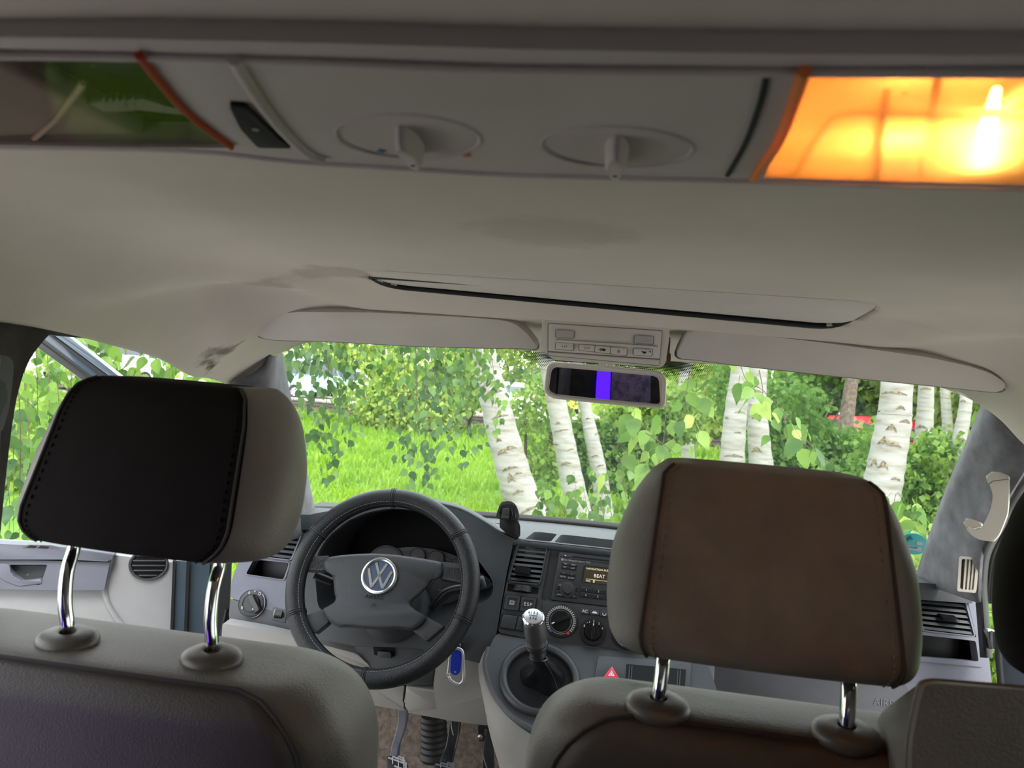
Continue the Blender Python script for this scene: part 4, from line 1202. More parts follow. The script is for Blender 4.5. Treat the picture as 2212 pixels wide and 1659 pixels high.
# ================================================================== PEDALS
def pedal(name, label, arm, pad_q, Y0, Y1, arm_m, grid):
    root = thing(name, label, 'pedal', tuple(at(*arm[-1][:2], Y1)))
    rows = []
    pth = [at(x, y, Y0 + (Y1 - Y0) * i / (len(arm) - 1)) for i, (x, y, w) in enumerate(arm)]
    ws = [w / F * Y0 for x, y, w in arm]
    loops = []
    for p, w in zip(catmull(pth, 4), np.interp(np.linspace(0, len(ws) - 1, (len(ws) - 1) * 4 + 1), range(len(ws)), ws)):
        loops.append([p + Vector((w * a, b * .010, 0)) for a, b in ((-.5, -.6), (-.4, -1), (.4, -1), (.5, -.6), (.5, 1), (-.5, 1))])
    loft('arm', loops, arm_m, root)
    pp = tilted(at(*pad_q[0], Y1 - .02), 38)
    pd = slab('pad', rnd(pad_q, 7, 3), pp, 0, .014, M['rubber'], root, bevel=.003)
    if grid:
        bm = bmesh.new()
        n = 3
        for k in range(-2, 4):
            for s in (0, 1):
                a = (k / 3.0, 0.04); b = (k / 3.0 + .95, .96)
                if s: a, b = (1 - a[0], a[1]), (1 - b[0], b[1])
                # clip to the pad
                t0 = max(0, ((.04 if a[0] < b[0] else .96) - a[0]) / (b[0] - a[0])); t1 = min(1, ((.96 if a[0] < b[0] else .04) - a[0]) / (b[0] - a[0]))
                if t1 <= t0: continue
                A, B = mix(a, b, t0), mix(a, b, t1)
                tube_bm(bm, [on(*bil(pad_q, *A), pp, .0012), on(*bil(pad_q, *B), pp, .0012)], .0022, 6, flat=.6)
        mk('pad_grid', bm, grid, pd, 40)
    return root
pedal('clutch_pedal', 'clutch pedal with grey arm and white diamond-patterned pad, leftmost pedal', [(872, 1528, 20), (870, 1560, 19), (862, 1590, 17), (855, 1612, 16), (852, 1640, 16)], [(834, 1632), (872, 1633), (880, 1650), (876, 1690), (834, 1690)], 1.80, 1.72, M['dash_side'], M['pale'])
pedal('brake_pedal', 'brake pedal with black arm and diamond-patterned pad, middle pedal', [(984, 1545, 24), (981, 1580, 24), (975, 1610, 22), (968, 1632, 26), (962, 1655, 28)], [(937, 1647), (980, 1646), (986, 1660), (980, 1700), (934, 1700)], 1.80, 1.72, M['black'], M['dash_side'])
acc = thing('accelerator_pedal', 'black accelerator pedal beside the console, rightmost pedal', 'pedal', tuple(at(1055, 1650, 1.80)))
ap = tilted(at(1055, 1610, 1.82), 20)
slab('pedal_plate', rnd([(1046, 1572), (1062, 1572), (1066, 1640), (1068, 1700), (1040, 1700), (1044, 1640)], 5, 2), ap, .0, .016, M['black'], acc, bevel=.003)
lathe('pivot_bolt', at(1038, 1592, 1.82), Vector((0, -1, .3)), [(.007, 0), (.006, .005), (.001, .006)], M['alu'], acc, 14)
slab('pedal_bracket', rnd([(1032, 1566), (1056, 1568), (1054, 1600), (1034, 1602)], 4, 2), ap, -.02, .012, M['rubber'], acc)
# column gaiter through the toe board
g0, g1 = at(936, 1545, 1.86), at(938, 1622, 1.86)
prof = []
for i in range(13):
    t = i / 12
    prof.append((.030 + .003 * (i % 2) + .004 * t, t * (g1 - g0).length))
gt = lathe('column_gaiter', g0, (g1 - g0), prof + [(.040, (g1 - g0).length + .01), (.034, (g1 - g0).length + .02)], M['rubber'], None, 28)
tag(gt, 'ribbed black rubber gaiter between clutch and brake pedals', 'gaiter')
tag(tube('loose_thread', catmull([at(974, 1553, 1.74), at(975, 1570, 1.74), at(978, 1584, 1.74), at(980, 1588, 1.74)], 4), .0009, M['pale']), 'thin pale thread hanging in front of the brake pedal arm', 'thread')

# ================================================================== GEAR LEVER
gl = thing('gear_lever', 'black gear lever with chrome-ringed knob in a leather boot', 'gear lever', tuple(on(*GC, SH)))
kt = at(1152, 1333, 1.40); kn = Vector((.03, -.55, .83)).normalized()
nb = at(1160, 1396, 1.425)
base_p = on(1180, 1490, SH, -.03)
kd = (kt - nb).normalized()
lathe('knob', nb, kd, [(.0155, 0), (.0190, .006), (.0192, .010), (.0185, .012), (.0200, .020), (.0212, .034), (.0200, (kt - nb).length - .006), (.0185, (kt - nb).length - .002), (.001, (kt - nb).length - .002)], M['stack'], gl, 36)
xk, yk, zk = basis(kn)
cap_ = lathe('knob_cap', kt, kn, [(.0205, -.012), (.0212, -.006), (.0205, .0), (.0180, .0022), (.001, .0026)], M['chrome'], gl, 40, label='chrome ring and shift pattern cap')
lathe('cap_plate', kt, kn, [(.0172, .0015), (.0170, .0030), (.012, .0042), (.001, .0046)], M['silver'], cap_, 36)
KPL = (kt, kn)
for s, x, y in (('R', 682, 1452), ('1', 706, 1450), ('3', 741, 1455), ('5', 779, 1463), ('2', 693, 1522), ('4', 727, 1524), ('6', 760, 1532)):
    text('lettering', s, *c3((x, y))[0], KPL, .0050, .0072, M['black'], cap_, extr=.0002)
for a, b in (((683, 1484), (774, 1494)), ((705, 1465), (700, 1508)), ((740, 1470), (735, 1512)), ((772, 1476), (768, 1518)), ((683, 1470), (683, 1486))):
    tube('shift_pattern', [on(*c3(a)[0], KPL, .0052), on(*c3(b)[0], KPL, .0052)], .00035, M['black'], cap_, 6)
lathe('knob_collar', nb + kd * .002, -kd, [(.0205, -.004), (.0215, 0), (.0200, .004), (.0165, .005), (.0155, .016), (.0165, .020), (.0150, .024)], M['black'], gl, 32)
# leather boot: folded funnel from the neck down to the deck ring
neck = nb - kd * .028
ringc = on(*GC, SH, -.035)
sx_, sy_, sz_ = basis(SH[1])
loops = []
for i in range(15):
    t = i / 14
    e = t ** 2.2
    c_ = neck.lerp(ringc, t) + Vector((.012, 0, 0)) * sin(pi * t)
    l = []
    for j in range(40):
        a = 2 * pi * j / 40
        fold = 1 + (.16 * sin(3 * a + 5 * t + .8) + .10 * sin(5 * a - 7 * t)) * min(1, 1.6 * t) * (1 - .4 * t)
        r = (.0165 + .052 * e) * fold
        ex, ey = (sx_.lerp(EX, 1 - t)), (sy_.lerp(EY, 1 - t))
        l.append(c_ + ex * (r * cos(a)) + ey * (r * .9 * sin(a)))
    loops.append(l)
boot = loft('leather_boot', loops, M['boot'], gl, False, ang=75)
tube('boot_band', [p for p in loops[0]], .0022, M['black'], gl, 8, True)
tube('boot_seam', [l[34].lerp(l[35], .5) * 1.0 - Vector((0, .0008, 0)) for l in loops], .0009, M['dash'], gl, 6)
tube('lever_shaft', [nb, neck, ringc], .008, M['black'], gl, 12)

# ================================================================== PHONE MOUNT
pm = thing('phone_mount', 'black phone mount standing on the dash beside the instrument hood', 'phone mount', tuple(at(1100, 1160, 1.70)))
PP = tilted(at(1098, 1110, 1.66), 12, 4)
st_q = c3((328, 330), (400, 318), (545, 325), (572, 430), (572, 540), (535, 575), (420, 520), (328, 440))
slab('stem', [(p.x, p.y) for p in rnd(st_q, 3, 3)], PP, -.016, .022, M['black'], pm, bevel=.003)
hd_q = c3((283, 322), (292, 270), (318, 200), (330, 155), (370, 130), (430, 122), (490, 135), (528, 180), (552, 250), (566, 330), (530, 352), (330, 340))
slab('head', [(p.x, p.y) for p in rnd(hd_q, 4, 3)], PP, 0, .03, M['stack'], pm, bevel=.004)
slab('cradle_plate', [(p.x, p.y) for p in rnd(c3((320, 215), (345, 160), (488, 150), (505, 195), (528, 335), (455, 345), (350, 335), (300, 325)), 2, 2)], PP, .003, .006, M['black'], pm, bevel=.0015)
slab('clip', [(p.x, p.y) for p in rnd(c3((362, 212), (438, 205), (445, 262), (430, 338), (345, 330)), 2, 2)], PP, .010, .012, M['stack'], pm, bevel=.0018)
slab('clip_tongue', [(p.x, p.y) for p in rnd(c3((348, 300), (428, 308), (428, 338), (345, 330)), 1.5, 2)], PP, .013, .006, M['dash'], pm, bevel=.001)
for q in (c3((325, 215), (358, 205), (352, 260), (318, 262)), c3((470, 200), (492, 205), (500, 300), (476, 305))):
    slab('side_clip', [(p.x, p.y) for p in rnd(q, 1.5, 2)], PP, .009, .008, M['gloss'], pm, bevel=.001)

# ================================================================== SUN VISORS
VL = (at(850, 710, 1.27), Vector((0, -.78, -.62)).normalized())
VR = (at(1800, 775, 1.27), Vector((.06, -.78, -.62)).normalized())
def visor(label, poly, pl, hinge):
    v = slab('sun_visor', [(p.x, p.y) for p in rnd(poly, 14, 4)], pl, .0, .020, M['visor'], None, bevel=.007)
    tag(v, label, 'sun visor')
    tube('visor_edge_shade', [on(p.x, p.y - 4, pl, -.016) for p in rnd(poly, 14, 4)], .0045, M['beige_dark'], v, 8, True)  # dark tube put in for the shadow along the visor's edge
    tube('hinge_rod', [on(x, y, pl, -.012) for x, y in hinge], .004, M['beige_dark'], v, 8)
    return v
visor("driver's beige sun visor left of the overhead lamp unit, folded up", [(546, 716), (552, 696), (574, 681), (640, 674), (800, 675), (1000, 685), (1080, 691), (1112, 699), (1140, 722), (1166, 756), (1120, 752), (1060, 752), (900, 748), (700, 737), (590, 735), (560, 729)], VL, [(580, 700), (1080, 712)])
visor("passenger's beige sun visor right of the overhead lamp unit, folded up", [(1458, 774), (1474, 740), (1490, 716), (1505, 711), (1600, 719), (1800, 743), (2000, 771), (2090, 790), (2140, 806), (2168, 824), (2174, 838), (2160, 848), (2130, 846), (2000, 832), (1800, 812), (1600, 790), (1500, 777)], VR, [(1500, 730), (2130, 815)])

# ================================================================== FRONT LAMP UNIT
def cm(*pts): return [(1150 + x / 6.9125, 670 + y / 6.9125) for x, y in pts]
FP = (at(1308, 735, 1.25), Vector((0, -.80, -.60)).normalized())
fl = thing('overhead_lamp_unit', 'grey reading lamp unit with buttons between the sun visors', 'lamp unit', tuple(FP[0]))
slab('housing', [(p.x, p.y) for p in rnd(cm((145, 95), (2050, 215), (2045, 420), (2005, 690), (1990, 790), (1930, 855), (1870, 850), (900, 785), (330, 745), (250, 690), (160, 620), (140, 500)), 5, 3)], FP, .004, .035, M['beige'], fl, bevel=.004)
slab('panel_joint', [(p.x, p.y) for p in rnd(cm((232, 192), (1945, 305), (1895, 835), (228, 680)), 3, 3)], FP, .0046, .002, M['beige_dark'], fl)
slab('inner_panel', [(p.x, p.y) for p in rnd(cm((242, 202), (1935, 314), (1900, 728), (236, 612)), 3, 3)], FP, .0056, .003, M['beige'], fl, bevel=.001)
slab('lower_panel', [(p.x, p.y) for p in rnd(cm((236, 628), (1900, 746), (1890, 828), (240, 676)), 2, 3)], FP, .0056, .003, M['beige'], fl, bevel=.001)
slab('ledge', [(p.x, p.y) for p in rnd(cm((345, 445), (1880, 545), (1880, 570), (345, 478)), 2, 2)], FP, .0085, .005, M['beige'], fl, bevel=.002)
def cap_btn(q, parent, name, m, off=.008, joint=True):
    if joint: slab('joint', [(p.x, p.y) for p in rnd(grow(q, 1.6), 3, 3)], FP, off - .0016, .003, M['beige_dark'], parent)
    return slab(name, [(p.x, p.y) for p in rnd(q, 2.4, 3)], FP, off, .004, m, parent, bevel=.001)
for q in (cm((355, 292), (622, 312), (612, 422), (352, 405)), cm((1532, 378), (1808, 395), (1800, 510), (1522, 490))):
    lens = cap_btn(q, fl, 'lamp_lens', M['pale'])
    bm = bmesh.new()
    for i in range(9):
        tube_bm(bm, [on(*bil(q, .1, (i + 1) / 10), FP, .0082), on(*bil(q, .9, (i + 1) / 10), FP, .0082)], .0004, 4)
    o = mk('lens_ribs', bm, M['beige'], lens, 40)
qs = [cm((352, 484), (612, 500), (610, 602), (345, 585)), cm((700, 512), (932, 530), (925, 625), (698, 598)), cm((940, 532), (1165, 552), (1160, 655), (930, 628)), cm((1172, 556), (1412, 578), (1405, 682), (1168, 658)), cm((1515, 575), (1790, 592), (1778, 688), (1510, 672))]
for i, q in enumerate(qs):
    b = cap_btn(q, fl, 'lamp_button', M['beige'], .0085)
    cxy = bil(q, .5, .5)
    if i in (0, 1):
        for dx in (-3.5, 0, 3.5): slab('lamp_symbol', [(cxy[0] + dx - .6, cxy[1] + 2), (cxy[0] + dx * 1.5 - .6, cxy[1] - 2), (cxy[0] + dx * 1.5 + .8, cxy[1] - 2), (cxy[0] + dx + .8, cxy[1] + 2)], FP, .0088, .0005, M['beige_dark'], b)
    elif i == 2:
        slab('door_symbol', [(cxy[0] + a, cxy[1] + c) for a, c in ((-1, -2), (4, -2.5), (7, 0), (5, 3), (-1, 2))], FP, .0088, .0005, M['black'], b)
        tick_arc(on(cxy[0] - 4, cxy[1] - .5, FP, .009), FP, .0014, .0022, 0, 360, 10, M['black'], b, 'key_symbol', 1)
    elif i == 3:
        text('lettering', '0', *cxy, FP, .0088, .0075, M['beige_dark'], b)
    else:
        slab('wear_mark', [(cxy[0] + a, cxy[1] + c) for a, c in ((-4, -2.5), (2, -2), (8, -1), (6, 3), (2, 2.4))], FP, .0088, .0004, M['black'], b)
        slab('wear_mark', [(cxy[0] + a, cxy[1] + c) for a, c in ((13, -2.5), (17.5, -3), (17, 1.5), (15.5, -1))], FP, .0088, .0004, M['black'], b)
# torn trim edge to the right of the lamp unit
tag(slab('trim_clip', [(p.x, p.y) for p in rnd(cm((2035, 440), (2062, 470), (2045, 690), (2070, 720), (2055, 800), (2000, 775), (2015, 640)), 1.5, 2)], FP, -.002, .012, mat('rusty_brown_foam', (.09, .045, .02), .9, .4, 90, .6, 300)), 'torn brown foam strip at the right edge of the overhead lamp unit', 'foam')

# ================================================================== REAR VIEW MIRROR
mir_y = 1.46
MP = (at(1307, 832, mir_y), Vector((-.085, -1, -.02)).normalized())
mr_ = thing('rear_view_mirror', 'beige framed rear view mirror below the overhead lamp unit', 'mirror', tuple(MP[0]))
m_out = [(p.x, p.y) for p in rnd(cm((262, 815), (340, 796), (1100, 860), (1850, 928), (1930, 960), (1975, 1040), (1960, 1390), (1935, 1440), (1870, 1442), (1000, 1365), (330, 1295), (235, 1245), (198, 1190), (232, 880)), 6, 3)]
m_in = [(p.x, p.y) for p in rnd(cm((330, 848), (1100, 915), (1810, 982), (1870, 1010), (1892, 1060), (1908, 1360), (1890, 1398), (1850, 1402), (1000, 1325), (340, 1255), (260, 1215), (236, 1170), (275, 900)), 5, 3)]
fr = slab('frame', m_out, MP, .006, .010, M['beige'], mr_, holes=(m_in,))
loft('back_shell', [[on(x, y, MP, -.002) for x, y in m_out], [on(*mix((x, y), (1307, 832), .06), MP, -.018) for x, y in m_out], [on(*mix((x, y), (1307, 832), .4), MP, -.032) for x, y in m_out]], M['beige'], mr_)
tube('frame_edge', [on(x, y, MP, .006) for x, y in [mix(a, b, .35) for a, b in zip(m_out, m_out)]], .0036, M['beige'], mr_, 10, True)
slab('mirror_glass', m_in, MP, .0015, .003, M['mirror'], mr_)
slab('stalk', [(p.x, p.y) for p in rnd(cm((1010, 760), (1105, 765), (1105, 860), (990, 850)), 2, 3)], MP, .010, .02, M['beige'], mr_, bevel=.003)
tube('mount_spring', catmull([on(*p, MP, .004) for p in cm((800, 768), (910, 742), (1050, 745), (1180, 770), (1300, 800))], 5), [.0012] * 21, M['chrome'], mr_, 8, flat=1)
box('mirror_foot', MP[0] + Vector((0, .04, .045)), (.03, .05, .05), M['beige'], mr_, bevel=.008)

# ================================================================== REAR OVERHEAD CONSOLE (just in front of the photographer)
CZ = CAM.z + .1395
OC = (Vector((0, 0, CZ)), Vector((0, 0, -1)))
oc = thing('overhead_console', 'grey ceiling console with two rotary fan controls and two orange lamps', 'overhead console', (0, .45, CZ))
body_q = [(-130, 116), (300, 120), (700, 132), (1106, 147), (1700, 152), (2212, 154), (2360, 154), (2380, 412), (2212, 404), (1640, 388), (1106, 374), (900, 362), (640, 346), (500, 330), (400, 322), (0, 316), (-130, 312)]
lampR = [(p.x, p.y) for p in rnd([(1748, 152), (2330, 158), (2350, 404), (2212, 400), (1700, 386), (1650, 384), (1690, 290)], 4, 2)]
lampL = [(p.x, p.y) for p in rnd([(-110, 122), (296, 126), (330, 170), (400, 250), (500, 320), (300, 318), (0, 313), (-110, 309)], 4, 2)]
k1 = ell(882, 294, 158, 47, 40, 3); k2 = ell(1334, 316, 165, 44, 40, 2)
slab('housing', body_q, OC, 0, .018, M['console'], oc, holes=(lampR, lampL, k1, k2))
# front lip of the console that drops below the lining
tube('front_lip', catmull([on(x, y, OC, -.001) for x, y in [(-130, 310), (0, 314), (400, 321), (640, 345), (900, 361), (1106, 373), (1640, 387), (2212, 403), (2380, 411)]], 4), .0035, M['console'], oc, 10)
tube('rear_edge', catmull([on(x, y, OC, -.001) for x, y in [(-130, 116), (300, 120), (700, 132), (1106, 147), (1700, 152), (2360, 154)]], 4), .003, M['console'], oc, 10)
# rear ceiling bow with its shadow joint, toward the photographer
bow = struct(slab('trim_4', [(-200, 80), (300, 84), (700, 93), (1106, 106), (1700, 117), (2420, 122), (2420, 146), (1700, 143), (1106, 137), (700, 122), (300, 111), (-200, 107)], (Vector((0, 0, CZ + .001)), Vector((0, 0, -1))), 0, .012, M['console'], bevel=.003), 'narrow grey ceiling strip behind the overhead console')
M['lamp_rim'] = leafmat('orange_lens_edge', (.75, .30, .09), (.85, .36, .12), .5, .4)
M['lamp_rim_red'] = leafmat('red_orange_lens_edge', (.55, .09, .04), (.60, .11, .05), .5, .4)
def bowl(px, py, rx, ry, rot, name):
    c_ = on(px, py, OC, 0)
    e0 = ell(px, py, rx, ry, 40, rot)
    P0 = [on(x, y, OC, .0) for x, y in e0]
    cc_ = sum(P0, Vector()) / 40
    lo_ = []
    for k, h in ((1.05, -.0005), (1.0, .0012), (.96, .0002), (.88, -.010), (.74, -.024), (.45, -.030), (.1, -.030)):
        lo_.append([cc_ + (p - cc_) * k + Vector((0, 0, -h)) for p in P0])
    return loft(name, lo_, M['console'], oc, True, ang=80), cc_
for (px, py, rx, ry, rot, tip, foot) in ((882, 294, 158, 47, 3, (925, 350), (868, 262)), (1334, 316, 165, 44, 2, (1332, 368), (1336, 285))):
    bw, cc_ = bowl(px, py, rx, ry, rot, 'control_bowl')
    r_ = (on(px + rx, py, OC) - cc_).length
    kb = lathe('fan_control', cc_ + Vector((0, 0, .028)), Vector((0, 0, -1)), [(.024, 0), (.024, .006), (.021, .010), (.001, .011)], M['console'], oc, 36)
    a, b = on(*tip, OC, .0), on(*foot, OC, .0)
    d = (a - b); d.z = 0; d.normalize()
    s = d.cross(EZ)
    cN = cc_ + d * .007
    lo_ = []
    for h, w, l in ((.026, .0080, .028), (0, .0072, .0275), (-.009, .0064, .025), (-.0120, .0048, .0225)):
        lo_.append([cN + d * (l * x) + s * (w * y) + Vector((0, 0, h)) for x, y in [(cos(t), sin(t)) for t in [2 * pi * i / 24 for i in range(24)]]])
    loft('control_grip', lo_, M['console'], kb, True, ang=60)
    lathe('grip_mark', cN + d * .012 + Vector((0, 0, -.0119)), Vector((0, 0, -1)), [(.0016, 0), (.0014, .0005)], M['void'], kb, 12)
for px, py, m_ in ((822, 328, 'blueprint'), (1008, 336, 'redprint')):
    lathe('temperature_mark', on(px, py, OC, .0005), Vector((0, 0, -1)), [(.0028, 0), (.0026, .0004)], M[m_], oc, 12)
# raised curved rib and rocker switch beside the left lamp
tube('side_rib', catmull([on(x, y, OC, .0005) for x, y in [(505, 126), (530, 170), (570, 230), (620, 290), (665, 330), (700, 342)]], 4), .0035, M['console'], oc, 10)
slab('rocker_switch', [(p.x, p.y) for p in rnd([(494, 229), (530, 232), (560, 262), (600, 300), (630, 322), (558, 321), (520, 280)], 6, 3)], OC, .003, .006, M['void'], oc, bevel=.001)
lathe('rocker_symbol', on(552, 280, OC, .0032), Vector((0, 0, -1)), [(.002, 0), (.002, .0004), (.0012, .0004), (.0012, 0)], M['pale'], oc, 12)
tube('side_groove', catmull([on(x, y, OC, .0002) for x, y in [(1658, 156), (1640, 230), (1610, 310), (1572, 378)]], 4), .0016, M['void'], oc, 8)
for path, r in (([(1738, 154), (1712, 230), (1680, 310), (1628, 384)], .0030),):
    tube('lamp_edge', catmull([on(x, y, OC, .0015) for x, y in path], 4), r, M['lamp_rim'], oc, 8)
tube('lamp_edge', catmull([on(x, y, OC, .0015) for x, y in [(300, 120), (340, 172), (410, 250), (500, 318)]], 4), .0022, M['lamp_rim_red'], oc, 8)
# lamp chambers, bulbs and lenses
M['lamp_lens'] = bpy.data.materials.new('orange_lamp_lens'); lm = M['lamp_lens']; lm.use_nodes = True
nt = lm.node_tree; nt.nodes.clear()
o_ = nt.nodes.new('ShaderNodeOutputMaterial'); t_ = nt.nodes.new('ShaderNodeBsdfTransparent'); tl_ = nt.nodes.new('ShaderNodeBsdfTranslucent'); gl_ = nt.nodes.new('ShaderNodeBsdfGlossy')
m1 = nt.nodes.new('ShaderNodeMixShader'); m2 = nt.nodes.new('ShaderNodeMixShader')
t_.inputs[0].default_value = (1, .84, .60, 1); tl_.inputs[0].default_value = (1, .70, .40, 1); gl_.inputs['Roughness'].default_value = .15
m1.inputs[0].default_value = .55; m2.inputs[0].default_value = .06
nt.links.new(t_.outputs[0], m1.inputs[1]); nt.links.new(tl_.outputs[0], m1.inputs[2]); nt.links.new(m1.outputs[0], m2.inputs[1]); nt.links.new(gl_.outputs[0], m2.inputs[2]); nt.links.new(m2.outputs[0], o_.inputs[0])
M['chamber'] = mat('white_lamp_chamber', (.85, .70, .50), .6)
M['bulb'] = emit('lamp_filament', (1.0, .68, .30), 45.0)
M['chamber_off'] = mat('unlit_lamp_chamber', (.085, .07, .065), .9, spec=.1)  # darkened copy of the chamber colour, standing in for the mostly unlit left lamp
M['clear_lens'] = glassmat('clear_lamp_lens', (.80, .77, .76), .05, .08)
def lamp(poly, bulb_a, bulb_b, dark, ribs, power):
    P0 = [on(x, y, OC, -.002) for x, y in poly]
    cc_ = sum(P0, Vector()) / len(P0)
    P1 = [cc_ + (p - cc_) * .90 + Vector((0, 0, .030)) for p in P0]
    ch = loft('lamp_chamber', [P0, P1, [cc_ + (p - cc_) * .5 + Vector((0, 0, .032)) for p in P0], [cc_ + (p - cc_) * .02 + Vector((0, 0, .032)) for p in P0]], M['chamber_off'] if dark else M['chamber'], oc, False, ang=40)
    slab('lamp_lens', poly, OC, -.0004, .0022, M['clear_lens' if dark else 'lamp_lens'], oc)
    for path in ribs:
        tube('lens_rib', [on(x, y, OC, -.005) for x, y in path], .0020, M['chamber'], ch, 6)
    a, b = on(*bulb_a, OC, -.012), on(*bulb_b, OC, -.012)
    tube('bulb', [a, a.lerp(b, .25), a.lerp(b, .5), a.lerp(b, .75), b], [.0022, .0032, .0042, .0054, .0030], M['bulb'], ch, 12)
    ld = bpy.data.lights.new('lamp_glow', 'POINT'); ld.energy = power; ld.color = (1, .56, .24); ld.shadow_soft_size = .006
    lo2 = bpy.data.objects.new('lamp_glow', ld); lo2.location = (a + b) / 2 + Vector((-.045 if not dark else 0, -.004, .006)); COL.objects.link(lo2); lo2.parent = oc; lo2.matrix_parent_inverse = Matrix.Translation(-oc.location)
lamp(lampR, (2152, 196), (2122, 330), False, [[(2028, 160), (2008, 260), (1990, 386)], [(1915, 200), (1905, 290), (1895, 384)], [(1712, 384), (1760, 300), (1800, 246), (1850, 238), (2230, 246)]], .11)
lamp(lampL, (-60, 230), (-70, 300), True, [[(180, 180), (120, 260), (60, 312)]], .10)

slab('lens_streak', rnd([(95, 276), (130, 240), (200, 222), (310, 214), (360, 230), (415, 242), (418, 250), (300, 238), (180, 244), (140, 266)], 4, 2), OC, -.010, .003, M['pale'], oc)  # pale plates drawn as the whitish reflected streak inside the lens
for x in (222, 236, 250, 266, 284): slab('lens_streak_rib', [(x, 212), (x + 4, 212), (x + 4, 240), (x, 240)], OC, -.009, .003, M['pale'], oc)
# ================================================================== DRIVER'S DOOR, STANDING OPEN
DP = (Vector((-.93, 1.70, .7)), Vector((.42, -.91, 0)).normalized())
door_1 = thing('door_1', "driver's door standing open, light grey panel with blue-grey armrest trim", 'door', tuple(at(300, 1250, 1.62)))
door_1['kind'] = 'structure'
pn = slab('door_panel', rnd(c1((-260, 205), (0, 226), (500, 252), (720, 292), (1110, 338), (1095, 780), (1060, 1100), (-300, 1000)), 4, 2), DP, 0, .05, M['door_light'], door_1, bevel=.004)
slab('door_top_rail', rnd(c1((-260, 200), (0, 222), (400, 242), (742, 285), (705, 336), (400, 322), (0, 322), (-260, 318)), 6, 3), DP, .030, .034, M['door_dark'], door_1, bevel=.010)
hp = c1((62, 355), (305, 355), (275, 440), (255, 487), (150, 470), (95, 430), (58, 385))
slab('armrest_trim', rnd(c1((-260, 325), (0, 326), (400, 326), (703, 342), (668, 518), (400, 520), (0, 512), (-260, 505)), 5, 3), DP, .022, .024, M['door_dark'], door_1, holes=([(p.x, p.y) for p in rnd(hp, 4, 3)],))
pc = [(p.x, p.y) for p in rnd(hp, 4, 3)]
pcx = (sum(p[0] for p in pc) / len(pc), sum(p[1] for p in pc) / len(pc))
loft('handle_recess', [[on(x, y, DP, .022) for x, y in pc], [on(*mix((x, y), pcx, .12), DP, .004) for x, y in pc], [on(*mix((x, y), pcx, .9), DP, .003) for x, y in pc]], M['dash'], door_1, False)
slab('door_handle', [(p.x, p.y) for p in rnd(c1((0, 345), (58, 352), (72, 420), (150, 462), (262, 448), (270, 480), (120, 492), (30, 460), (-20, 420)), 4, 3)], DP, .024, .012, M['door_dark'], door_1, bevel=.003)
slab('trim_line', rnd(c1((-260, 322), (0, 322), (60, 322), (700, 337), (700, 341), (400, 327), (0, 327), (-260, 326)), 1, 2), DP, .0235, .002, M['void'], door_1)
# sculpted step of the panel
tube('panel_crease', catmull([on(*p, DP, .001) for p in c1((712, 300), (690, 400), (672, 510), (690, 600), (740, 690), (780, 740))], 5), .006, M['door_light'], door_1, 10)
vcx, vcy = c1((955, 352))[0]
vt = lathe('door_vent', on(vcx, vcy, DP, .001), DP[1], [(.037, 0), (.0375, .004), (.0355, .0065), (.0325, .006), (.031, 0)], M['stack'], door_1, 44, sx=1.15)
lathe('vent_shaft', on(vcx, vcy, DP, .002), DP[1], [(.034, 0), (.033, .0006)], M['void'], vt, 40, sx=1.15)
dx_, dy_, dz_ = basis(DP[1])
for k in range(5):
    h = -.026 + .0115 * k
    w = math.sqrt(max(0, .031 ** 2 - h * h)) * 1.15
    box('slat', on(vcx, vcy, DP, .0065) + dy_ * h, (2 * w, .0026, .008), M['dash'], vt, (dx_, dy_, dz_), bevel=.0008)
slab('speaker_grille', rnd(c1((140, 248), (180, 228), (330, 232), (390, 245), (372, 252)), 2, 2), DP, .0305, .004, M['dash_mid'], door_1)
for q in (c1((165, 245), (195, 232), (240, 236), (225, 248)), c1((240, 248), (262, 234), (318, 240), (305, 252))):
    slab('grille_opening', rnd(q, 1.5, 2), DP, .031, .001, M['void'], door_1)
# painted front edge of the door with its seals
for a, b, m_, off in ((1108, 1126, 'void', .006), (1126, 1200, 'paint', -.004), (1196, 1216, 'void', .004), (1214, 1345, 'paint', -.012), (1340, 1402, 'paint', -.03), (1398, 1440, 'rubber', .0), (1436, 1482, 'rubber', .01)):
    slab('door_edge', c1((a, 330), (b, 336), (b - 22, 900), (a - 22, 900)), DP, off, .04, M[m_], door_1)
tube('door_cable', catmull([on(*p, DP, .015) for p in c1((1412, 840), (1425, 760), (1440, 700), (1452, 640))], 5), .004, M['rubber'], door_1, 8)
tube('door_cable', catmull([on(*p, DP, .012) for p in c1((1440, 830), (1448, 760), (1455, 700), (1460, 660))], 5), .003, M['rubber'], door_1, 8)
# window frame of the open door
def dl(*pts): return [(x / 3.317, 700 + y / 3.317) for x, y in pts]
for q, m_, off, th in ((dl((400, 22), (380, 30), (290, 95), (265, 125), (660, 392), (1300, 800), (1420, 790), (850, 372)), 'paint', 0, .05),
                       (dl((425, 35), (372, 38), (345, 50), (800, 385), (1350, 790), (1420, 790), (850, 372)), 'paint', .012, .02),
                       (dl((345, 55), (328, 66), (740, 378), (1320, 800), (1350, 790), (790, 380)), 'rubber', .006, .02),
                       (dl((290, 98), (272, 112), (660, 396), (1240, 810), (1262, 806), (672, 386)), 'rubber', .008, .02),
                       (dl((272, 112), (236, 142), (606, 412), (1190, 830), (1240, 812), (660, 396)), 'stack', .002, .03)):
    slab('window_frame', rnd(q, 2, 2), DP, off, th, M[m_], door_1, bevel=.002)
slab('door_window', [(-160, 1176), (-160, 790), (70, 745), (180, 824), (390, 975), (420, 1200)], DP, -.02, .004, M['glass'], door_1)
slab('rear_frame', [(-150, 1180), (-150, 760), (-120, 740), (-105, 760), (-110, 1180)], DP, 0, .05, M['paint'], door_1)
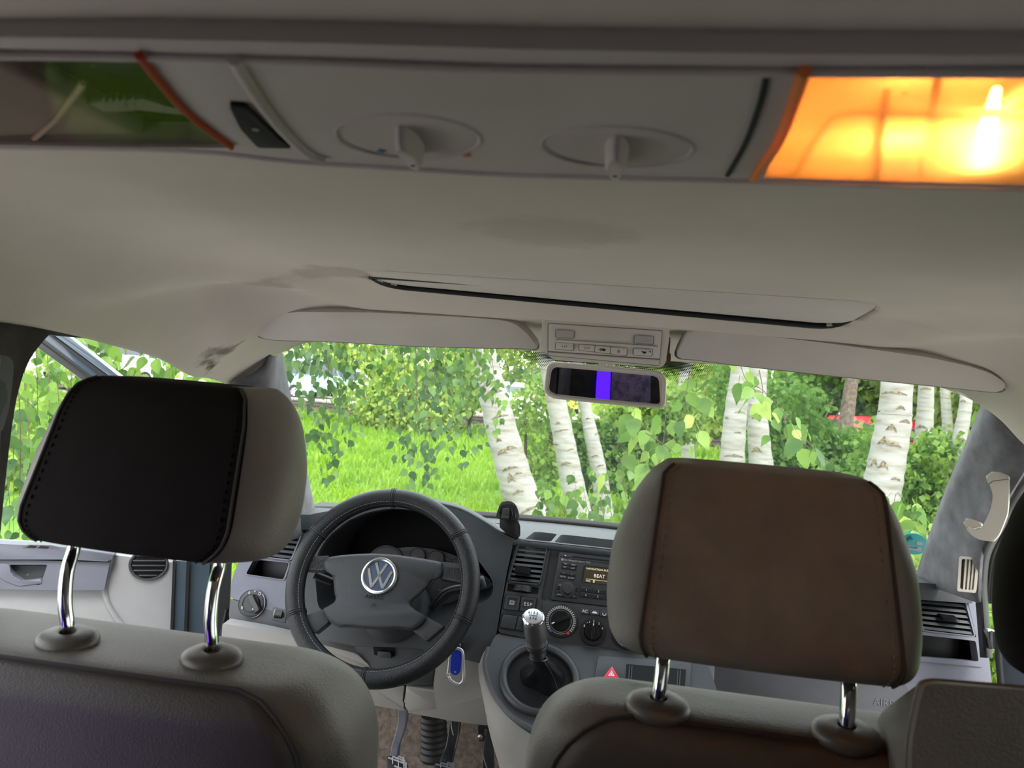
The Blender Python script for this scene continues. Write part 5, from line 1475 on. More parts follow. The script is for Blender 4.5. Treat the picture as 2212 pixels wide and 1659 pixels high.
# belt with its height adjuster on the pillar
belt = thing('seat_belt', 'grey seat belt guide on the dark pillar at the left edge', 'seat belt', tuple(on(5, 850, BP, .01)))
slab('adjuster_cover', rnd([(-60, 762), (12, 768), (26, 774), (30, 790), (27, 830), (20, 880), (8, 930), (-60, 960)], 6, 3), BP, .010, .012, M['dash_mid'], belt, bevel=.003)
slab('belt_guide', rnd([(-60, 800), (6, 822), (18, 836), (16, 866), (-2, 905), (-60, 930)], 6, 3), BP, .020, .012, M['dash'], belt, bevel=.004)
slab('upper_button', rnd([(-40, 762), (2, 765), (3, 790), (-10, 800), (-40, 798)], 5, 3), BP, .018, .008, M['dash_side'], belt, bevel=.002)
slab('webbing', [(-70, 930), (2, 915), (0, 1000), (-6, 1200), (-70, 1220)], BP, .008, .003, M['suede'], belt)
# ================================================================== PASSENGER SIDE
PR = tilted(at(2150, 1100, 1.37), 8, -30)
gh = thing('grab_handle', 'light beige grab handle on the right windscreen pillar', 'grab handle', tuple(PR[0]))
def ch(*pts): return [(1800 + x / 3.073, 960 + y / 3.073) for x, y in pts]
def hpt(x, y, off): return on(1800 + x / 3.073, 960 + y / 3.073, PR, off)
slab('grip', [(p.x, p.y) for p in rnd(ch((1060, 182), (1162, 206), (1166, 300), (1162, 400), (1155, 462), (1130, 530), (1100, 600), (1062, 645), (1030, 642), (966, 632), (918, 604), (882, 562), (900, 548), (955, 572), (985, 550), (1014, 500), (1042, 435), (1057, 370), (1057, 325), (1036, 264), (1014, 216)), 6, 3)], PR, .036, .024, M['beige'], gh, bevel=.008, ang=70)
slab('grip_joint', ch((1034, 258), (1060, 240), (1164, 229), (1164, 233), (1062, 245), (1037, 264)), PR, .0363, .003, M['beige_dark'], gh)
slab('upper_mount', [(p.x, p.y) for p in rnd(ch((1010, 212), (1050, 180), (1110, 184), (1165, 206), (1164, 230), (1060, 244), (1030, 262)), 3, 3)], PR, .026, .03, M['beige'], gh, bevel=.004)
slab('lower_mount', [(p.x, p.y) for p in rnd(ch((862, 520), (880, 490), (915, 494), (978, 520), (985, 545), (920, 560), (886, 560)), 3, 3)], PR, .016, .03, M['beige'], gh, bevel=.004)
PVP = tilted(at(2092, 1240, 1.53), 6, -26)
pvq = c6((836, 748), (970, 756), (946, 984), (824, 972))
pv = slab('pillar_vent', [(p.x, p.y) for p in rnd(grow(pvq, 1), 4, 3)], PVP, .006, .012, M['beige'], None, holes=([(p.x, p.y) for p in rnd(sub(pvq, .13, .05, .86, .94), 4, 3)],))
tag(pv, 'light beige demister vent with three fins low on the right pillar', 'vent')
slab('vent_shaft', sub(pvq, .1, .02, .9, .97), PVP, -.006, .004, M['beige_dark'], pv)
for u in (.33, .53, .72):
    bm = bmesh.new()
    q = sub(pvq, u - .035, .05, u + .035, .94)
    f = [bm.verts.new(on(*p, PVP, .004)) for p in q]
    g_ = [bm.verts.new(on(*p, PVP, -.007) + EX * .008) for p in q]
    bm.faces.new(f); bm.faces.new(g_[::-1])
    for i in range(4): bm.faces.new((f[i], g_[i], g_[(i + 1) % 4], f[(i + 1) % 4]))
    mk('fin', bm, M['beige'], pv, 20)
# door seal and A-post behind the trim
def strip3(name, path, w, m, parent=None):
    rows = [[at(x - w, y, Y) , at(x, y, Y - .01), at(x + w, y, Y + .01), at(x + w, y, Y + .06)] for x, y, Y in path]
    return sheet(name, rows, m, parent, 4, .006)
trim_5 = struct(strip3('trim_5', [(2236, 1010, 1.30), (2190, 1085, 1.37), (2150, 1150, 1.45), (2126, 1200, 1.52), (2119, 1260, 1.56), (2122, 1320, 1.58), (2130, 1420, 1.58)], 10, M['stack']), 'black door seal beside the right pillar trim')
for dxp, m_ in ((16, 'rubber'), (24, 'dash')):
    tube('seal_lip', catmull([at(x + dxp, y, Y + .02) for x, y, Y in [(2236, 1010, 1.30), (2190, 1085, 1.37), (2150, 1150, 1.45), (2126, 1200, 1.52), (2117, 1260, 1.56), (2115, 1300, 1.58)]], 4), .006, M[m_], trim_5, 8)
D2 = (at(2190, 1400, 1.50), Vector((-.30, -.95, 0)).normalized())
door_2 = thing('door_2', 'dark passenger door standing open at the right edge', 'door', tuple(at(2200, 1400, 1.5)))
door_2['kind'] = 'structure'
slab('door_panel', rnd(c6((1112, 1175), (1140, 1080), (1160, 1040), (1500, 1000), (1500, 2200), (1130, 2200), (1115, 1620), (1098, 1400), (1098, 1260)), 8, 3), D2, 0, .05, M['navy'], door_2, bevel=.006)
tube('door_seal', catmull([on(*p, D2, .002) for p in c6((1160, 1040), (1140, 1085), (1112, 1175), (1100, 1260), (1098, 1400), (1115, 1620), (1125, 1900))], 5), .006, M['rubber'], door_2, 10)
slab('mirror_triangle', [(p.x, p.y) for p in rnd(c6((1000, 945), (1020, 960), (1042, 1230), (1012, 1225), (985, 1080)), 3, 2)], tilted(at(2130, 1310, 1.60), 0, 20), 0, .015, M['stack'], door_2, bevel=.003)
cs_ = slab('check_strap', [(p.x, p.y) for p in rnd(c6((1018, 1238), (1040, 1232), (1096, 1244), (1094, 1366), (1044, 1366), (1036, 1300)), 3, 2)], tilted(at(2144, 1383, 1.56), 0, 10), 0, .012, M['alu'], door_2, bevel=.003)
slab('strap_fold', [(p.x, p.y) for p in rnd(c6((1066, 1244), (1096, 1246), (1094, 1364), (1072, 1364)), 2, 2)], tilted(at(2144, 1383, 1.56), 0, 10), .002, .003, M['dash_side'], cs_, bevel=.001)
# emissions badge stuck to the windscreen, seen from behind so that its figure is reversed
SP = (at(1977, 1175, 1.80), Vector((.05, -.72, -.66)).normalized())
bd = thing('windscreen_badge', 'round turquoise badge stuck inside the windscreen beside the right pillar', 'sticker', tuple(SP[0]))
slab('badge', ell(1974, 1175, 30, 23, 40, 8), SP, 0, .0006, M['sticker'], bd)
def cbd(*pts): return c6(*pts)
text('figure_four', '4', *cbd((512, 628))[0], SP, .0014, .028, M['sticker_print'], bd, mirror=True)
slab('number_field', rnd(cbd((478, 668), (590, 686), (586, 714), (476, 694)), 1, 2), SP, .0010, .0005, M['pale'], bd)
slab('seal_mark', rnd(cbd((554, 645), (596, 652), (592, 674), (552, 666)), 2, 2), SP, .0010, .0005, M['pale'], bd)
text('lettering', 'IM A226', *cbd((520, 684))[0], SP, .0016, .0075, M['sticker_print'], bd, mirror=False)

# ================================================================== VIOLET LAMP IN THE REAR (seen in the mirror and in the chrome)
def reflect(px, py, Y):
    p = on(px, py, MP, .0015); d = (p - CAM).normalized(); n = MP[1]
    r = d - n * (2 * d.dot(n))
    return p + r * ((Y - p.y) / r.y)
YB = -1.585
BK = (Vector((0, YB, 0)), Vector((0, 1, 0)))
M['violet'] = emit('violet_light', (.07, .010, 1.0), 1.3)
M['violet_cloth'] = mat('violet_lit_cloth', (.30, .22, .42), .9, .5, 30, .8, 120)
M['rear_cloth'] = mat('crinkled_grey_cloth', (.80, .78, .82), .8, .35, 9, .9, 60)
lamp_v = thing('violet_lamp', 'violet light strip on the rear wall, seen in the rear view mirror', 'lamp', tuple(reflect(1302, 832, YB)))
q = [reflect(1291, 785, YB), reflect(1319, 790, YB), reflect(1316, 872, YB), reflect(1286, 866, YB)]
print('mirror hits', [tuple(round(v, 2) for v in p) for p in q])
slab('light_strip', q, BK, 0, .01, M['violet'], lamp_v)
q2 = [reflect(1324, 770, YB - .002), reflect(1406, 780, YB - .002), reflect(1404, 890, YB - .002), reflect(1318, 880, YB - .002)]
cur = slab('violet_curtain', q2, BK, -.004, .008, M['violet_cloth'])
tag(cur, 'crumpled violet curtain on the rear wall, seen in the rear view mirror', 'curtain')
q3 = [reflect(1188, 770, YB - .002), reflect(1230, 775, YB - .002), reflect(1226, 870, YB - .002), reflect(1182, 860, YB - .002)]
tag(slab('rear_window_cloth', q3, BK, -.004, .008, M['rear_cloth']), 'crinkled grey cloth on the rear wall, seen at the left of the mirror', 'curtain')
# assumed unseen twin on the side wall, added to tint the driver's seat back
assumed_lamp = thing('violet_lamp', 'assumed unseen violet light strip on the left side wall behind the driver seat, added to tint its back', 'lamp', (-.765, .02, .62))
LS = (Vector((-.772, .02, .62)), Vector((.75, .66, 0)).normalized())
slab('light_strip', [Vector((-.772, .02, .62)) + Vector((-.66 * a, .75 * a, b)) for a, b in ((-.012, -.16), (.012, -.16), (.012, .16), (-.012, .16))], LS, 0, .008, M['violet'], assumed_lamp)  # glowing strip of the assumed lamp, out of view
vl = bpy.data.lights.new('assumed_violet_glow', 'AREA'); vl.shape = 'RECTANGLE'; vl.size = .03; vl.size_y = .32; vl.energy = .18; vl.color = (.20, .04, 1.0); vl.spread = rad(70)  # area light added for the assumed strip, tints the seat back violet
vo = bpy.data.objects.new('assumed_violet_glow', vl); vo.location = Vector((-.755, .035, .56)); vo.rotation_euler = (rad(90), 0, rad(-14)); COL.objects.link(vo)
vo.parent = assumed_lamp; vo.matrix_parent_inverse = Matrix.Translation(-assumed_lamp.location)
# ================================================================== OUTSIDE
GZ = -.62
M['grass_ground'] = mat('lawn_soil_green', (.10, .22, .014), .95, .3, 1.4, .4, 20, vcol=(.16, .29, .024))
M['blade'] = leafmat('grass_blade', (.105, .25, .012), (.27, .43, .034), .40, .6, 1.2)
M['gravel'] = mat('pale_gravel', (.50, .47, .42), .95, .12, 3, .4, 40)
M['ballast'] = mat('dark_ballast', (.16, .14, .12), .95, .4, 8, .6, 40)
M['rail'] = mat('rusty_rail', (.10, .075, .062), .6, .3, 12)
M['sleeper'] = mat('dark_sleeper', (.05, .045, .042), .9, .3, 10)
M['kerb'] = mat('concrete_kerb', (.35, .34, .31), .9, .15, 10)
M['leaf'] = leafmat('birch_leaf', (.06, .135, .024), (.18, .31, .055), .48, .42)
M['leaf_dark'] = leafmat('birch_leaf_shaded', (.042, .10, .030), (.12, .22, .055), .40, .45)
M['leaf_far'] = leafmat('distant_leaf', (.14, .26, .04), (.42, .54, .13), .5, .6, 3.0)
M['leaf_mid'] = leafmat('bush_leaf', (.115, .235, .036), (.40, .53, .115), .5, .5, 5.0)
M['twig'] = mat('brown_twig', (.085, .055, .035), .8, .2, 40)
M['birch'] = mat('white_birch_bark', (.60, .59, .54), .85, .0, 5, .35, 40)
nt = M['birch'].node_tree; pb = nt.nodes['Principled BSDF']
g_ = nt.nodes.new('ShaderNodeNewGeometry'); mp_ = nt.nodes.new('ShaderNodeMapping'); mp_.inputs['Scale'].default_value = (5, 5, 26)
n1 = nt.nodes.new('ShaderNodeTexNoise'); n1.inputs['Scale'].default_value = 1.0; n1.inputs['Detail'].default_value = 5
nt.links.new(g_.outputs['Position'], mp_.inputs[0]); nt.links.new(mp_.outputs[0], n1.inputs['Vector'])
r1 = nt.nodes.new('ShaderNodeValToRGB')
r1.color_ramp.elements[0].position = .27; r1.color_ramp.elements[0].color = (.20, .16, .11, 1)
r1.color_ramp.elements[1].position = .40; r1.color_ramp.elements[1].color = (.27, .26, .225, 1)
e_ = r1.color_ramp.elements.new(.62); e_.color = (.35, .345, .32, 1)
nt.links.new(n1.outputs[0], r1.inputs[0]); nt.links.new(r1.outputs[0], pb.inputs['Base Color'])
M['bark_crack'] = mat('cracked_birch_bark', (.10, .075, .045), .95, .5, 60, .8, 90, vcol=(.32, .26, .16))
M['brown_bark'] = mat('brown_bark', (.14, .105, .08), .95, .4, 20, .9, 40)

# --- ground
bm = bmesh.new()
bm.faces.new([bm.verts.new(v) for v in ((-70, -40, GZ), (70, -40, GZ), (70, 90, GZ), (-70, 90, GZ))])
ground = struct(mk('ground', bm, M['grass_ground'], None, 0), 'flat ground around the van')
def blades(n, y0, y1, seed, h0, h1, power=1.0):
    r = np.random.default_rng(seed)
    Y = y0 + (y1 - y0) * r.random(n) ** power
    X = (-.55 * Y - 1.5) + r.random(n) * (1.2 * Y + 3.0)
    ang = r.random(n) * 2 * np.pi; h = h0 + (h1 - h0) * r.random(n); w = .006 + .007 * r.random(n) + .0006 * Y
    lean = (r.random((n, 2)) - .5) * h[:, None] * 1.1
    b = np.stack([X, Y, np.full(n, GZ)], 1)
    dx = np.stack([np.cos(ang) * w, np.sin(ang) * w, np.zeros(n)], 1)
    m_ = b + np.stack([lean[:, 0] * .35, lean[:, 1] * .35, h * .6], 1)
    t = b + np.stack([lean[:, 0], lean[:, 1], h], 1)
    V = np.stack([b - dx, b + dx, m_ + dx * .7, t, m_ - dx * .7], 1).reshape(-1, 3)
    f = np.arange(n)[:, None] * 5
    return V, np.concatenate([f + np.array([[0, 1, 2, 4]])]), np.concatenate([f + np.array([[4, 2, 3, 3]])])
def tri_mesh(name, V, T):
    return np_mesh(name, V, T, 3)
Vs, Ts, k0 = [], [], 0
for n, y0, y1, sd, h0, h1 in ((26000, 4.0, 10, 1, .05, .13), (34000, 10, 20.5, 2, .07, .17), (9000, 20.0, 22.0, 3, .12, .35)):
    V, q4, _ = blades(n, y0, y1, sd, h0, h1)
    f = np.arange(n)[:, None] * 5 + k0
    T = np.concatenate([f + np.array([[0, 1, 2]]), f + np.array([[0, 2, 4]]), f + np.array([[4, 2, 3]])])
    Vs.append(V); Ts.append(T); k0 += len(V)
lawn = mkme('grass', tri_mesh('grass', np.concatenate(Vs), np.concatenate(Ts)), M['blade'], None, 0)
tag(lawn, 'bright green lawn grass between the van and the railway track', 'grass', kind='stuff')
# low concrete kerb where the parking place meets the lawn
kerb = thing('kerb', 'pale concrete kerb at the near edge of the lawn', 'kerb', (0, 4.5, GZ))
for i in range(9):
    box('kerb_stone', (-5.0 + 1.0 * i, 4.55 + .015 * (i % 3), GZ + .07), (.985, .12, .16), M['kerb'], kerb, bevel=.012)
# paved parking place, unseen, added to bounce neutral light into the cab
bm = bmesh.new(); bm.faces.new([bm.verts.new(v) for v in ((-40, -30, GZ + .012), (40, -30, GZ + .012), (40, 4.5, GZ + .012), (-40, 4.5, GZ + .012))])
struct(mk('ground_paving', bm, mat('grey_paving', (.34, .325, .30), .95, .15, 4, .4, 40), None, 0), 'unseen paved parking place around the van, pale for neutral bounce light')
# --- railway track
tr = thing('railway_track', 'rusty railway track with dark sleepers beyond the lawn', 'railway track', (0, 23.2, GZ))
bm = bmesh.new(); box_bm(bm, Vector((0, 23.4, GZ + .06)), EX, EY, EZ, 70, 3.4, .12); bmesh.ops.bevel(bm, geom=list(bm.edges), offset=.04, segments=1, profile=.5, affect='EDGES')
mk('ballast', bm, M['ballast'], tr, 0)
sl_me = None
for i in range(64):
    x = -22 + .7 * i
    o = box('sleeper', (x, 23.4, GZ + .15), (.24, 2.5, .13), M['sleeper'], tr, bevel=.01, seg=1) if sl_me is None else None
    if o is not None:
        sl_me = o.data
    else:
        o = bpy.data.objects.new('sleeper', sl_me); put(o, tr); o.location.x = .7 * i
for y in (22.68, 24.12):
    loft('rail', [[Vector((x, y + a, GZ + .21 + b)) for a, b in ((-.075, 0), (.075, 0), (.07, .02), (.012, .035), (.012, .11), (.036, .12), (.036, .16), (-.036, .16), (-.036, .12), (-.012, .11), (-.012, .035), (-.07, .02))] for x in (-34, 0, 34)], M['rail'], tr)
tr2 = thing('platform_edge', 'dark low platform edge behind the railway track', 'kerb', (0, 26.2, GZ))
for i in range(20): box('edge_stone', (-19.5 + 2.0 * i, 26.2, GZ + .16), (1.96, .35, .34), M['kerb'], tr2, bevel=.02, seg=1)
bm = bmesh.new(); bm.faces.new([bm.verts.new(v) for v in ((-45, 27, GZ + .03), (45, 27, GZ + .03), (45, 52, GZ + .03), (-45, 52, GZ + .03))])
struct(mk('ground_gravel', bm, M['gravel'], None, 0), 'pale gravel parking ground beyond the railway track')

# --- parked cars
M['tyre'] = M['rubber']
M['car_glass'] = mat('dark_car_glass', (.05, .07, .08), .08, spec=.8)
def car(name, label, px, py, D, heading, rgb, L=4.2, W=1.75, H=1.45, van=False, win_rgb=None):
    g = atD(px, py, D); loc = Vector((g.x, g.y, GZ + .03))
    root = thing(name, label, 'car', loc)
    m = mat('car_paint_' + name, rgb, .3, coat=.5)
    R = Matrix.Rotation(rad(heading), 3, 'Z')
    def T(x, y, z): return loc + R @ Vector((x, y, z))
    hb_ = .55 * H
    if van: prof = [(-.5, .18), (.5, .18), (.5, .45), (.46, .52), (.36, .58), (.24, .98), (-.46, 1.0), (-.5, .9)]
    else: prof = [(-.5, .20), (.5, .20), (.5, .42), (.44, .56), (.26, .62), (.12, .96), (-.22, 1.0), (-.40, .70), (-.49, .62)]
    P = [(x * L, z * H) for x, z in prof]
    lo_ = []
    for y, k in ((-.5, .93), (-.46, 1.0), (-.3, 1.01), (.3, 1.01), (.46, 1.0), (.5, .93)):
        lo_.append([T(x * (k if z > .3 else .98), y * W * (1 if z < hb_ * 1.05 else .86), .18 * H + (z - .18 * H) * k) for x, z in [(p.x, p.y) for p in rnd(P, .10, 2)]])
    body = loft('body', lo_, m, root, ang=30)
    for s in (-1, 1):
        wn_ = [(-.36, .64), (.18, .64), (.09, .91), (-.20, .93)] if not van else [(-.44, .62), (.30, .62), (.22, .92), (-.44, .93)]
        bm = bmesh.new()
        vs = [T(x * L, s * W * (.50 if z < .7 else .442), z * H) for x, z in wn_]
        v2 = [v - (R @ Vector((0, s * .06, 0))) for v in vs]
        a = [bm.verts.new(v + R @ Vector((0, s * .012, 0))) for v in vs]; b = [bm.verts.new(v) for v in v2]
        bm.faces.new(a); bm.faces.new(b[::-1])
        for i in range(4): bm.faces.new((a[i], b[i], b[(i + 1) % 4], a[(i + 1) % 4]))
        mk('side_window', bm, M['car_glass'], root, 0)
        for x in (-.31, .31):
            wh = lathe('wheel', T(x * L, s * W * .47, .30), R @ Vector((0, s, 0)), [(.30, -.10), (.31, -.04), (.31, .04), (.28, .08), (.20, .085), (.001, .06)], M['tyre'], root, 20)
            lathe('hubcap', T(x * L, s * W * .47 + 0, .30) + R @ Vector((0, s * .075, 0)), R @ Vector((0, s, 0)), [(.19, 0), (.18, .02), (.001, .025)], M['alu'], wh, 16)
    for x0, x1, nm in ((.27, .13, 'windscreen'), (-.40, -.235, 'rear_window')):
        if van: x0, x1 = ((.355, .25) if x0 > 0 else (-.497, -.478))
        z0, z1 = (.645, .93) if not (nm == 'rear_window' and not van) else (.73, .96)
        bm = bmesh.new()
        k = 1 if x0 > 0 else -1
        vs = [T(x0 * L + k * .03, -.40 * W, z0 * H), T(x0 * L + k * .03, .40 * W, z0 * H), T(x1 * L + k * .03, .36 * W, z1 * H), T(x1 * L + k * .03, -.36 * W, z1 * H)]
        a = [bm.verts.new(v) for v in vs]; b = [bm.verts.new(v - R @ Vector((k * .08, 0, .02))) for v in vs]
        bm.faces.new(a); bm.faces.new(b[::-1])
        for i in range(4): bm.faces.new((a[i], b[i], b[(i + 1) % 4], a[(i + 1) % 4]))
        mk(nm, bm, M['car_glass'], root, 0)
    for s in (-1, 1):
        box('tail_lamp', T(-.497 * L, s * W * .40, .56 * H), (.08, .22, .16), M['red'], root, (R @ EX, R @ EY, EZ), bevel=.01, seg=1)
        box('headlamp', T(.485 * L, s * W * .36, .47 * H), (.10, .30, .13), M['pale'], root, (R @ EX, R @ EY, EZ), bevel=.01, seg=1)
    return root
car('estate_car', 'turquoise car parked beyond the track, left behind hanging leaves', 655, 864, 34, 62, (.34, .56, .52), 4.0, 1.7, 1.75, True)
car('white_car', 'white car parked at the left edge of the windscreen view', 585, 860, 37, 150, (.75, .75, .74))
car('white_hatchback', 'white hatchback parked just right of the leaning birch trunk', 1112, 880, 33, 100, (.74, .75, .76), 3.9)
car('yellow_car', 'yellow car parked behind the birch trunk below the mirror', 1225, 905, 41, 80, (.80, .56, .05), 4.1)
car('red_car', 'red car parked at the right behind the thick birch trunk', 1872, 960, 17.0, 96, (.70, .02, .04))
car('red_hatchback', 'red hatchback parked behind the leaves right of the mirror', 1425, 885, 38, 40, (.62, .05, .05))
car('silver_car', 'pale silver car parked behind the leaves in the middle', 760, 868, 38, 20, (.62, .64, .66))
car('ochre_car', 'ochre car parked behind the leaves left of the leaning birch', 935, 885, 37, 15, (.72, .46, .06))
car('blue_car', "blue car parked beyond the driver's open door", 352, 806, 60, 30, (.03, .22, .62))
car('pale_van', "white van parked far left beyond the driver's door", 210, 850, 33, 60, (.78, .78, .77), 5.0, 1.9, 2.1, True)

# --- leaves
def leaf_mesh(name, wide, m, serr=0):
    half = [(0, 0), (.16, .03), (.36, .14), (.46, .28), (.42, .44), (.30, .62), (.16, .80), (.05, .94)]
    if serr:
        h2 = []
        for i, (x, y) in enumerate(half):
            h2.append((x, y))
            if 1 <= i < len(half) - 1:
                nx_, ny_ = half[i + 1]; h2.append(((x + nx_) / 2 * .93, (y + ny_) / 2 - .015))
        half = h2
    bm = bmesh.new()
    mid = [bm.verts.new((0, y, -.03 * sin(pi * y))) for x, y in half]
    tip = bm.verts.new((0, 1.03, -.04))
    for s in (-1, 1):
        ed = [bm.verts.new((s * x * wide * .80, y, .10 * x + .05 * sin(9 * y) * x - .10 * y * y)) for x, y in half[1:]]
        ed = [mid[0]] + ed
        for i in range(len(half) - 1):
            q = [mid[i], ed[i], ed[i + 1], mid[i + 1]]
            q = list(dict.fromkeys(q))
            bm.faces.new(q if s > 0 else q[::-1])
        q = [mid[-1], ed[-1], tip]; bm.faces.new(q if s > 0 else q[::-1])
    # leaf stalk
    a = [bm.verts.new((s * .012, 0, 0)) for s in (-1, 1)]; b = [bm.verts.new((s * .012, -.35, .05)) for s in (1, -1)]
    bm.faces.new(a + b)
    me = bpy.data.meshes.new(name); bm.to_mesh(me); bm.free()
    me.materials.append(m); me.shade_smooth()
    return me
LEAF = [leaf_mesh('leaf', .95, M['leaf']), leaf_mesh('leaf', 1.1, M['leaf']), leaf_mesh('leaf', .8, M['leaf'])]
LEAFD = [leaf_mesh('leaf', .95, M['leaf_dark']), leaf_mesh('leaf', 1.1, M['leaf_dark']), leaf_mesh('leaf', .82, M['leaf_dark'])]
LEAFB = [leaf_mesh('leaf', .95, M['leaf'], 1), leaf_mesh('leaf', .85, M['leaf_mid'], 1)]
rl = random.Random(11)
def put_leaf(root, base, size, meshes, down=.75, face=None):
    d = Vector((rl.gauss(0, .45), rl.gauss(0, .45), -down)).normalized()
    n = Vector((rl.gauss(0, .6), -1 if rl.random() < .7 else rl.gauss(0, 1), rl.gauss(.3, .5)))
    n = (n - d * n.dot(d)).normalized()
    x = d.cross(n)
    s = size * rl.uniform(.65, 1.2)
    o = bpy.data.objects.new('leaf', rl.choice(meshes))
    base = base + d * (.30 * s)
    o.parent = root; o.matrix_parent_inverse = Matrix.Translation(-root.location)
    o.matrix_basis = Matrix(((x.x * s, d.x * s, n.x * s, base.x), (x.y * s, d.y * s, n.y * s, base.y), (x.z * s, d.z * s, n.z * s, base.z), (0, 0, 0, 1)))
    COL.objects.link(o)
def hang(label, strands, size, meshes, per, group='hanging birch branches'):
    """strands: [(px, py) ... , D] hanging twigs described by real 3-D points"""
    P0 = atD(*strands[0][0][0], strands[0][1])
    root = thing('birch_branch', label, 'branch', P0, group)
    for pts, D in strands:
        path = catmull([atD(x, y, D + .06 * i * rl.uniform(-1, 1)) for i, (x, y) in enumerate(pts)], 6)
        tube('twig', path, [max(.0008, .0026 * (1 - i / len(path))) for i in range(len(path))], M['twig'], root, 5)
        L_ = sum((b - a).length for a, b in zip(path, path[1:]))
        n = max(3, int(L_ * per))
        for k in range(n):
            t = (k + rl.random()) / n * .98 + .02
            f = t * (len(path) - 1); i = min(int(f), len(path) - 2)
            p = path[i].lerp(path[i + 1], f - i) + Vector((rl.gauss(0, .035), rl.gauss(0, .05), rl.gauss(0, .012)))
            put_leaf(root, p, size, meshes)
    return root
def drop(x0, y0, x1, y1, D, wob=10):
    n = 4
    return ([(x0 + (x1 - x0) * i / (n - 1) + rl.uniform(-wob, wob), y0 + (y1 - y0) * i / (n - 1)) for i in range(n)], D)
# windscreen, left: long hanging strands
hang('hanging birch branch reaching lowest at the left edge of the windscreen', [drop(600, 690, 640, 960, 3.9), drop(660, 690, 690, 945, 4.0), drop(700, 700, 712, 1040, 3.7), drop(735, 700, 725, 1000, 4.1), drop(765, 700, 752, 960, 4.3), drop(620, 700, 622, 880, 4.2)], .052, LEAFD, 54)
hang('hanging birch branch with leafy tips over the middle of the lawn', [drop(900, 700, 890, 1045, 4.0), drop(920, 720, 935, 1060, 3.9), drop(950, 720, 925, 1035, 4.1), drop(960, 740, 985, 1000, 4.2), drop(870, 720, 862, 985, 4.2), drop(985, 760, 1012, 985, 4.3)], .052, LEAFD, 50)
hang('dense birch branch hanging below the middle of the driver sun visor', [drop(780 + 28 * i, 690, 775 + 30 * i + rl.uniform(-10, 10), 850 + rl.uniform(-50, 60), 4.4 + .15 * (i % 3)) for i in range(9)], .054, LEAF, 48)
hang('pale birch branch hanging just left of the leaning birch trunk', [drop(960 + 16 * i, 700, 965 + 18 * i, 880 + rl.uniform(-50, 70), 4.8 + .2 * (i % 3)) for i in range(7)], .056, LEAF, 46)
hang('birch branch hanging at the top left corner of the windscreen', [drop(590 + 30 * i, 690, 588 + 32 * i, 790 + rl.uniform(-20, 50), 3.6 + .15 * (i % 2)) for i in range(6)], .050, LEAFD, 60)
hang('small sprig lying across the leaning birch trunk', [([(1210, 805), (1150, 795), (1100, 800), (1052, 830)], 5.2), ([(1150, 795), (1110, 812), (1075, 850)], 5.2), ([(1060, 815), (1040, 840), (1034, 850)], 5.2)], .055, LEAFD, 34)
# through the driver's door
hang("birch branch hanging outside the driver's door window", [drop(30 + 24 * i, 660, 40 + 24 * i, 1000 + 30 * (i % 3), 3.1 + .2 * (i % 3), 8) for i in range(6)], .066, LEAF, 30)
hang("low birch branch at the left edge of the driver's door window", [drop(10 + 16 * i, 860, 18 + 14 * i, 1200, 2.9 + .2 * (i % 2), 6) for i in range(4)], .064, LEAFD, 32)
hang("birch branch hanging in the gap above the driver's open door", [drop(190 + 26 * i, 650, 200 + 27 * i, 815 + 14 * (i % 3), 3.0 + .2 * (i % 3), 8) for i in range(12)], .070, LEAF, 32)
# windscreen, right: big near leaves
hang('birch branch with big toothed leaves between the mirror and the right birch trunk', [([(1400, -60), (1392, 400), (1385, 860), (1392, 950), (1410, 1050)], 2.9), ([(1395, 935), (1440, 965), (1480, 1000)], 2.8), ([(1440, 860), (1436, 920), (1430, 1010)], 3.1), ([(1490, 800), (1478, 880), (1470, 960)], 3.0), ([(1530, 790), (1520, 880), (1500, 970)], 3.3), ([(1400, 930), (1350, 980), (1330, 1040)], 3.2)], .085, LEAFB, 20)
hang('drooping birch twig with big leaves right of the white trunk', [([(1500, -60), (1560, 500), (1600, 790), (1650, 845), (1700, 900), (1740, 960), (1790, 1010)], 2.8), ([(1640, 800), (1648, 850), (1640, 900)], 2.9), ([(1690, 880), (1700, 940), (1696, 985)], 2.9), ([(1740, 950), (1770, 980), (1800, 1000)], 2.9)], .082, LEAFB, 15)
hang('leafy birch shoots rising over the middle of the dashboard', [([(1185, 1700), (1184, 1400), (1180, 1150), (1190, 1080), (1175, 1030)], 4.2), ([(1230, 1160), (1245, 1090), (1240, 1020)], 4.3), ([(1280, 1150), (1300, 1070), (1320, 1010)], 4.1), ([(1325, 1140), (1310, 1060), (1280, 1000)], 4.5), ([(1210, 1150), (1215, 1110), (1225, 1060)], 3.9), ([(1300, 1150), (1270, 1100), (1260, 1050)], 3.8), ([(1360, 1100), (1345, 1040), (1350, 980)], 4.4)], .066, LEAF, 42)
hang('broad green leaves behind the turquoise badge', [([(1900, 2050), (1905, 1500), (1930, 1090), (1960, 1105), (1985, 1120)], 2.9), ([(1925, 1120), (1945, 1130), (1965, 1140)], 2.9)], .085, LEAFB, 26)
hang('leafy branch hanging outside the passenger door', [drop(2150 + 16 * i, 1060 - 8 * i, 2140 + 16 * i, 1330, 3.2 + .3 * (i % 3), 8) for i in range(5)], .06, LEAF, 40)

